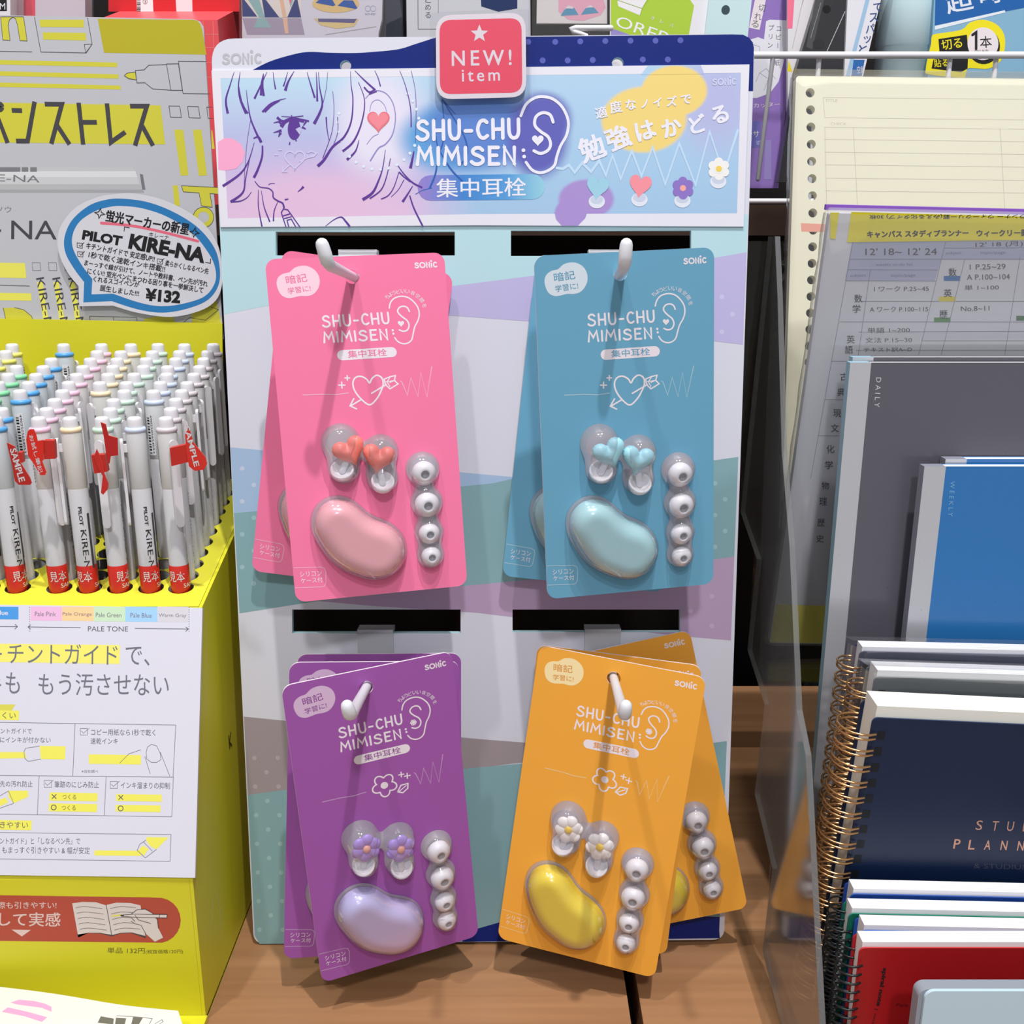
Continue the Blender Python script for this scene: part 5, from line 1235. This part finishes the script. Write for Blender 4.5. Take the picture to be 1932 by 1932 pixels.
ringbound('ring_notebook', 1647, 1354, .428, -3, -3.0, .135, .181, .0158, (16, 34, 66), 'navy ring-bound planner with copper lettering, in front of the wrapped ones', 'notebook', GN, GOLD, .00847, .0100, .0006, True, art=planner_art, pages=(238, 236, 226), paper_up=.0055)
r2, f2 = ringbound('ring_notebook', 1650, 1277, .4535, -2, -2.0, .135, .196, .0115, (92, 100, 104), 'film-wrapped ring-bound notebook directly behind the navy planner', 'notebook', GN, GOLD, .00847, .0080, .0006, True, pages=(240, 240, 242), paper_up=.003)
wrap(r2, f2, -.0035, .135, -.182, .004, -.0118, .0006, 'clear_film')
r3, f3 = ringbound('ring_notebook', 1622, 1229, .4725, -2, -1.4, .135, .204, .0088, (48, 54, 84), 'film-wrapped ring-bound notebook, rearmost of the copper-ringed three', 'notebook', GN, GOLD, .00847, .0068, .0006, True, pages=(240, 240, 244), paper_up=.002)
wrap(r3, f3, -.0035, .135, -.185, .004, -.009, .0006, 'clear_film')
def red_art(b):
    b.ptext('spiral note', (1664, 1825), (1651, 1897), 10.5, 3, BLACK, .035); b.ptext('| word', (1650, 1903), (1640, 1945), 6.5, 2, BLACK)
    b.ptext('Pele', (1690, 1899), (1712, 1899), 6, 2, paint(110, 20, 26), 0, .3)
SN = 'black-ringed spiral notes'
for u, v, Y, d, col, lab, art, h, bk in [(1622, 1789, .385, .0088, (170, 24, 30), 'red spiral note with black rings, frontmost of its row', red_art, .0935, None), (1625, 1756, .396, .0085, (30, 74, 158), 'blue spiral note between the red and the green ones', None, .0955, None),
                             (1602, 1724, .4065, .0085, (18, 104, 84), 'green spiral note, third from the front', None, .0985, None), (1605, 1687, .4165, .0085, (24, 62, 140), 'dark blue spiral note at the back, against the navy planner', None, .1005, None)]:
    ringbound('spiral_notebook', u, v, Y, -1.0, -1.5 if art is None else 0, .12, h, d, col, lab, 'notebook', SN, WIRE, .0046, .0062, .0005, False, art=art, paper_up=.0022, pages=(240, 238, 240))
# light blue case at the front
f = anchored(1737, 1874, .357, 0)
root = thing('slim_case', f.p(0, -.088, 0), 'light blue plastic case with rounded corner, in front of the red spiral note', 'case')
b = MB(f); b.prism(rrect(0.002, -.089, .16, .001, .004), -.0015, 0, paint(196, 220, 234, .35, .4)); b.build('lid', root)
b = MB(f); b.prism(rrect(0.0, -.089, .16, .0005, .004), -.0075, -.0017, paint(150, 156, 166, .4, .4)); b.build('body', root)

# ------------------------------------------------------------------ goods on the upper shelf behind
ZS = .4182
def vz(Y, z): return 966 - F * math.tan(math.atan((z - CAM.z) / Y) + PITCH)
def shelf_item(name, poly, Y, depth, m, label, cat, art=None, side=None, extra=None, group=None, film=None):
    """an upright packet or box on the upper shelf: outline in its front plane, with depth behind"""
    f = Frame((0, Y, 0), (1, 0, 0), (0, 0, 1)); P = [(a, max(c, ZS)) for a, c in f.pxs(poly)]
    cx = sum(q[0] for q in P) / len(P); root = thing(name, (cx, Y, min(q[1] for q in P)), label, cat, group)
    b = MB(f); b.prism(P, -depth, 0, m, side or m)
    if art: art(b)
    b.build('packet' if film else 'body', root)
    if extra: extra(root, f)
    if film:
        b = MB(f); Pf = [(a, max(c, ZS)) for a, c in f.pxs(film)]
        b.prism(Pf, .0008, .0030, clear((.985, .985, .99), .05, .1, .4, .02, 'packet_film')); b.build('clear_bag', root)
    return root
RD = paint(206, 38, 46, .4, .4); RL = paint(232, 84, 90, .4, .4); WS = paint(232, 222, 226)
# red striped box with a front ledge
f = Frame((-.191, 0, 0), (0, 1, 0), (0, 0, 1))
root = thing('striped_box', (-.23, .76, ZS), 'red carton with white stripes and a front ledge behind the yellow header card', 'box')
b = MB(f); b.prism([(.725, ZS), (.725, .533), (.768, .5462), (.768, .64), (.80, .64), (.80, ZS)], -.078, 0, paint(214, 62, 70, .4, .4), RL)
b.fr = Frame((0, .725, 0), (1, 0, 0), (0, 0, 1))
for u in (383, 402): b.pline([(u, 40), (u + 4, 170)], 1, 2, paint(240, 130, 130))
for v in (65, 90, 118, 146): b.pline([(370, v), (412, v)], 1, 2, paint(240, 130, 130))
b.build('body', root)
b = MB(Frame((0, .7675, 0), (1, 0, 0), (0, 0, 1)))
b.fr = Frame((0, .7678, 0), (1, 0, 0), (0, 0, 1)); b.prism(b.fr.pxs([(205, 22), (205, -60), (452, -60), (452, 22)]), -.0005, .0004, RD)
b.pfill([(330, -40), (362, -40), (364, 34), (334, 34)], 20, WS); b.pfill([(257, -40), (287, -40), (290, 24), (259, 22)], 20, paint(238, 236, 238))
for k in range(10): b.pfill(rect(259, -8 + k * 3.2, 266, -8 + k * 3.2 + (2 if k % 3 else 1)), 22, BLACK)
b.ptext('③', (270, 8), (279, 8), 9, 22, BLACK); b.build('striped_back', root)
# packets at the far left
shelf_item('red_packet', [(20, -60), (72, -60), (72, 200), (20, 200)], .79, .03, paint(226, 66, 92), 'pinkish red packet at the left, half hidden by the yellow header card', 'packet')
shelf_item('white_packet', [(66, -60), (160, -60), (162, 200), (68, 200)], .775, .012, paint(226, 212, 222), 'white paper packet in a clear bag left of the red carton', 'packet', film=[(36, -60), (178, -60), (178, 200), (36, 200)])
def la(b):
    b.pfill([(-30, -60), (12, -60), (13, 21), (-30, 21)], 2, paint(30, 28, 30)); b.ptext('M', (0, 18), (10, 18), 12, 3, WHITE)
shelf_item('label_box', [(-60, -60), (19, -60), (21, 200), (-60, 200)], .765, .02, paint(226, 222, 226), 'white box with a black label at the very top left corner', 'box', la)
E3 = lambda pts: [(440 + x / 4.6, y / 4.6) for x, y in pts]
def tents_art(b):
    NV = paint(44, 56, 122); TL_ = paint(150, 186, 186); PE = paint(238, 190, 160); CRM = paint(236, 224, 216); TAN = paint(232, 196, 130); BT = paint(38, 88, 170)
    b.pfill(E3([(72, -90), (590, -90), (590, 150), (75, 150)]), 2, CRM)
    for P, c in [([(75, -30), (210, 145), (80, 145)], NV), ([(75, -90), (200, -90), (275, 150), (225, 150)], TL_), ([(240, -60), (330, 60), (400, 150), (275, 150)], NV), ([(380, -90), (420, -90), (465, 150), (430, 150), (410, 40)], PE), ([(470, 150), (550, -40), (590, 150)], NV), ([(300, -40), (360, -40), (335, 60)], paint(236, 226, 232)), ([(470, -60), (540, -60), (500, 70)], TL_), ([(480, -20), (515, -20), (495, 40)], paint(240, 110, 130))]: b.pfill(E3(P), 3, paint(*c) if isinstance(c, tuple) else c)
    b.pfill(E3(circ(890, 32, 205, 28, 78)), 3, TAN)
    for P in ([(715, 25), (770, -25), (850, -20), (888, 45), (868, 54)], [(905, 50), (960, 2), (1040, 4), (1078, 70), (1060, 78)]): b.pfill(E3(P), 4, BT)
    for x in (1168, 1215): b.pline(E3(circ(x, 74, 24, 12)), .9, 3, paint(180, 176, 196), closed=True)
    b.ptext('sun-star', *E3([(1145, 130), (1238, 130)]), 4, 3, paint(150, 146, 164))
    b.pfill(E3([(80, 158), (590, 158), (620, 300), (120, 300)]), 3, paint(172, 158, 178)); b.pfill(E3([(210, 158), (280, 158), (330, 240), (180, 240)]), 4, TL_); b.pfill(E3([(430, 158), (470, 158), (480, 290), (450, 290)]), 4, PE)
    b.pfill(E3([(700, 160), (1090, 165), (1050, 230), (900, 250), (760, 220)]), 3, paint(228, 200, 140)); b.pfill(E3([(735, 162), (1075, 164), (1050, 200), (740, 190)]), 4, paint(98, 92, 140)); b.pline(E3([(800, 300), (1240, 230)]), 1, 4, paint(190, 180, 178))
shelf_item('tent_packet', E3([(72, -200), (1300, -200), (1290, 170), (1262, 290), (1260, 330), (1250, 1400), (90, 1400)]), .752, .006, paint(222, 216, 228), 'craft packet printed with blue tents, in a clear bag above the white corner', 'packet', tents_art, film=E3([(60, -200), (1420, -200), (1470, 150), (1330, 215), (1310, 1400), (75, 1400)]))
shelf_item('dark_case', [(727, -60), (758, -60), (764, 200), (724, 200)], .775, .03, paint(40, 44, 58), 'dark slate case between the tent packet and the grey carton', 'case')
def gc(b):
    b.pline([(788, -60), (789, 55), (828, 55), (900, 55)], 1.1, 2, LINE)
    for ch, y in (('と', 0), ('め', 14), ('る', 29)): b.ptext(ch, (802, y + 5), (813, y + 5), 11, 2, GREY)
    b.pline([(827, -60), (827, 24)], .8, 2, GREY); b.pfill([(905, -60), (976, -60), (976, 16), (940, 22), (908, 12)], 2, paint(22, 44, 92))
shelf_item('grey_carton', [(766, -60), (1000, -60), (1003, 300), (770, 300)], .758, .03, paint(198, 198, 206), 'pale grey carton with a framed text panel behind the pink badge', 'box', gc)
E2 = lambda pts: [(1000 + x / 4.2, y / 4.2) for x, y in pts]
def pk(b):
    b.pfill(E2([(225, -80), (560, -80), (600, 60), (560, 120), (420, 165), (300, 155), (225, 90)]), 2, paint(240, 176, 196))
    for P in ([(243, 125), (270, 80), (300, 60), (350, 62), (385, 118)], [(402, 118), (440, 65), (500, 52), (545, 102)]): b.pfill(E2(P), 3, paint(92, 156, 190))
    for P in ([(278, 66), (305, 42), (345, 58), (340, 70)], [(440, 62), (478, 40), (505, 58)]): b.pfill(E2(P), 4, WS)
shelf_item('pink_tent_packet', E2([(58, -250), (612, -250), (612, 188), (52, 185)]) , .752, .004, paint(232, 224, 222), 'craft packet printed with teal tents on pink, right of the badge', 'packet', pk, film=E2([(15, -250), (640, -250), (640, 1500), (15, 1500)]))
def og(b):
    b.pfill(E2([(640, -120), (1190, -120), (1300, 45), (1235, 400), (640, 400)]), 2, paint(172, 204, 62))
    b.pfill(E2([(690, 0), (700, 50), (870, 122), (888, 62), (960, -60), (720, -60)]), 3, paint(236, 232, 236)); b.pline(E2([(690, 0), (888, 68), (960, -40)]), 1.2, 4, paint(150, 180, 60)); b.pline(E2([(888, 68), (872, 122)]), 1.2, 4, paint(150, 180, 60))
    b.ptext('OREPA', *E2([(672, 205), (1190, 385)]), 21, 4, paint(238, 236, 238))
    for ch, x, y in (('オ', 968, 138), ('レ', 1042, 165), ('パ', 1118, 195)): b.ptext(ch, *E2([(x - 14, y + 16), (x + 14, y + 24)]), 7, 4, WS)
    b.pfill(E2([(640, 222), (800, 278), (1000, 400), (640, 400)]), 3, paint(150, 140, 200))
shelf_item('green_packet', E2([(635, -250), (1420, -250), (1380, 1400), (635, 1400)]), .745, .004, paint(230, 228, 234), 'flat packet with a green card and big white capitals above the display', 'packet', og)
def hole_(root, f):
    b = MB(f); b.fill(circ(*f.px(1369, 18.5), f.px(1377, 18)[0] - f.px(1369, 18)[0], 18), .0002, paint(52, 74, 80)); b.build('punch_hole', root)
shelf_item('aqua_cutter', [(1345, -60), (1425, -60), (1402, 150), (1340, 420), (1290, 420)], .742, .006, paint(200, 226, 230, .35, .5), 'pale aqua plastic cutter with a punched hole, leaning beside the green card', 'cutter', None, extra=hole_)
S7 = lambda pts: [(1400 + x / 3.632, y / 3.632) for x, y in pts]
def pp_(b):
    b.pfill(S7([(130, -200), (205, -200), (120, 205), (48, 190)]), 2, WS)
    for ch, x, y in (('切', 135, 50), ('れ', 108, 108), ('る', 88, 160)): b.ptext(ch, *S7([(x - 24, y + 26), (x + 24, y + 30)]), 13, 3, GREY)
    b.pfill(S7([(165, 145), (190, 135), (310, 140), (310, 330), (250, 560), (190, 640), (100, 672), (20, 668), (20, 330), (60, 270), (110, 255), (150, 270)]), 2, paint(230, 228, 236))
    b.column('コピー用紙', S7([(252, 195)])[0], S7([(238, 430)])[0], 12, 3, GREY); b.column('プリント', S7([(200, 190)])[0], S7([(188, 370)])[0], 12, 3, GREY)
    for P in ([(95, 560), (120, 500), (180, 540), (150, 620)], [(120, 500), (165, 470), (230, 540)], [(60, 300), (120, 320), (120, 360), (60, 350)]): b.pline(S7(P), .8, 3, paint(150, 150, 170))
    b.ptext('カッター', *S7([(80, 740), (260, 730)]), 9, 3, WS); b.ptext('ンサ', *S7([(35, 945), (118, 938)]), 12, 3, WS); b.ptext('切', *S7([(98, 995), (128, 992)]), 8, 3, paint(200, 210, 240))
    b.pfill(S7([(20, 830), (130, 830), (125, 1010), (20, 1010)]), 1.5, paint(116, 112, 190)); b.pfill(S7([(160, 960), (200, 960), (200, 1230), (150, 1230)]), 2, paint(150, 136, 196))
shelf_item('purple_packet', S7([(60, -250), (312, -250), (312, 600), (250, 1290), (0, 1290), (0, 300)]), .770, .012, paint(146, 116, 190), 'purple blister packet with white text strips, right behind the display board', 'packet', pp_)
def wl(b):
    b.pfill(S7([(310, -200), (372, -200), (345, 195), (310, 195)]), 2, paint(246, 118, 150)); b.pfill(S7([(320, 410), (345, 490), (310, 490)]), 2, paint(236, 214, 40))
    for P in ([(430, -60), (345, 330)], [(400, 70), (440, -60)]): b.pline(S7(P), 1, 2, paint(176, 174, 180))
    b.pfill(S7([(505, 30), (525, 40), (450, 250), (425, 235)]), 2, paint(190, 188, 192))
shelf_item('white_sleeve', S7([(316, -250), (560, -250), (480, 600), (330, 1300), (312, 1300)]), .758, .004, paint(226, 222, 226), 'white card sleeve with a pink bar, left of the black clip', 'packet', wl)
def bc(b):
    b.pfill(S7(circ(580, 64, 28, 18)), 2, paint(12, 12, 14)); b.pline(S7([(540, 20), (470, 260)]), 1, 2, paint(150, 150, 154)); b.pline(S7([(705, 80), (560, 400)]), 1.2, 2, paint(200, 200, 204))  # grey lines are highlights painted on the plastic
    b.pfill(S7([(540, -200), (610, -200), (480, 340), (440, 320)]), 1.5, paint(76, 76, 80)); b.pfill(S7(circ(525, 300, 42, 16, 34)), 2, paint(44, 44, 48))
shelf_item('black_cutter', S7([(590, -250), (760, -250), (690, 500), (640, 1250), (250, 1250), (365, 500)]), .748, .008, paint(52, 52, 56, .3, .5), 'black plastic cutter with a round hole behind the white wire bar', 'cutter', bc)
def sp(b):
    b.pline(S7([(880, -80), (715, 560)]), 8, 2, paint(158, 192, 222))
    for ch, x, y, s in (('て', 932, 52, 58), ('ス', 905, 122, 60), ('パ', 880, 198, 62), ('ッ', 862, 272, 48), ('と', 832, 338, 58)): b.ptext(ch, *S7([(x - s / 2, y + s / 2), (x + s / 2, y + s / 2 - 4)]), s / 3.632, 3, paint(52, 74, 130), .02)
    b.pfill(S7([(765, 410), (840, 410), (820, 520), (748, 520)]), 3, paint(44, 104, 176)); b.ptext('空気', *S7([(790, 505), (836, 502)]), 14, 4, WS)
shelf_item('white_packet', S7([(735, -250), (1010, -250), (830, 520), (660, 1250), (560, 1250), (700, 510)]), .745, .004, paint(226, 224, 232), 'white packet with a blue stripe and slanting text, right of the black cutter', 'packet', sp)
# aqua marker tube leaning in the basket
p0, p1 = atY(1678, 330, .765), atY(1728, -60, .765)
root = thing('aqua_tube', p0, 'pale aqua round tube leaning between the white packet and blue packet', 'marker')
b = MB(); b.tube([p0, p0 + (p1 - p0) * .62, p0 + (p1 - p0) * .625, p1], [.0190, .0196, .0204, .0206], paint(214, 240, 247, .25, .5), 22); b.build('barrel', root)
def bl(b):
    b.pfill(S7([(1330, -200), (2100, -200), (2100, 20), (1900, 60), (1320, 175)]), 2, paint(30, 96, 168)); b.pfill(S7([(1322, 178), (1800, 70), (1805, 85), (1320, 205)]), 3, paint(226, 232, 240))
    b.ptext('超', *S7([(1412, 98), (1590, 62)]), 46, 3, paint(222, 226, 236), .02); b.ptext('時', *S7([(1640, 40), (1790, 10)]), 44, 3, paint(222, 226, 236), .02)
    YS = paint(238, 222, 30); ST = S7(cr([(1300, 250), (1330, 232), (1500, 205), (1560, 155), (1650, 135), (1740, 165), (1795, 235), (1800, 330), (1770, 420), (1690, 470), (1600, 468), (1545, 470), (1530, 520), (1500, 535), (1280, 510), (1258, 480), (1275, 380), (1295, 300)], 3, True))
    b.pfill(ST, 4, YS); b.pfill(S7([(1345, 268), (1540, 238), (1550, 350), (1545, 470), (1500, 495), (1298, 470), (1310, 410), (1355, 390)]), 5, BLACK)
    b.ptext('切る', *S7([(1372, 345), (1510, 325)]), 19, 6, YS, .02); b.ptext('貼る', *S7([(1318, 462), (1412, 455)]), 15, 6, YS, .02)
    b.pfill(S7(circ(1655, 318, 112, 30, 122)), 6, BLACK); b.pfill(S7(circ(1650, 300, 106, 30, 112)), 7, WS)
    b.pline(S7([(1578, 240), (1603, 222), (1603, 336)]), 5, 8, BLACK); b.ptext('本', *S7([(1632, 330), (1712, 325)]), 22, 8, BLACK, .01); b.ptext('完結', *S7([(1590, 365), (1690, 360)]), 6, 8, GREY)
shelf_item('blue_packet', S7([(1330, -250), (2150, -250), (2150, 1250), (1180, 1250), (1300, 300)]), .742, .010, paint(132, 176, 204), 'blue packet with a yellow and black sticker at the top right', 'packet', bl)
# white wire basket along the shelf front
YW = .728
root = thing('wire_basket', atY(1690, vz(YW, .42), YW), 'white wire basket front along the upper shelf, right of the display', 'basket')
WW = paint(226, 224, 230, .4, .5)
b = MB(); zt = atY(1500, 104, YW).z; x0 = atY(1418, 104, YW).x; b.tube([(x0, YW, zt), (.52, YW, zt + .0)], .0023, WW, 10); b.build('top_bar', root)
for u in (1547, 1795, 1882):
    x = atY(u, 120, YW).x; b = MB(); b.tube([(x, YW + .003, zt - .001), (x, YW + .003, ZS + .002)], .0017, WW, 8); b.build('upright', root)
b = MB(); b.tube([atY(1458, 110, YW), atY(1430, 338, YW)], .0015, paint(150, 148, 154, .4, .5), 8); b.build('upright', root)
b = MB(); z2 = ZS + .0025; b.tube([(x0, YW + .003, z2), (.52, YW + .003, z2)], .0017, WW, 8); b.build('bottom_bar', root)
# white wire hook under the pink tent packet
b = MB(); q = [atY(u, v, .735) for u, v in ((1152, 53), (1086, 53), (1078, 55), (1082, 60), (1104, 66))]; b.tube(q + [q[-1] + Vector((.004, 0, -.03)), Vector((q[-1].x + .004, .735, ZS + .001))], .0020, WW, 10)
solo(b, 'wire_hook', q[-1], 'bent white wire hook just above the display board, under the pink packet', 'hook')
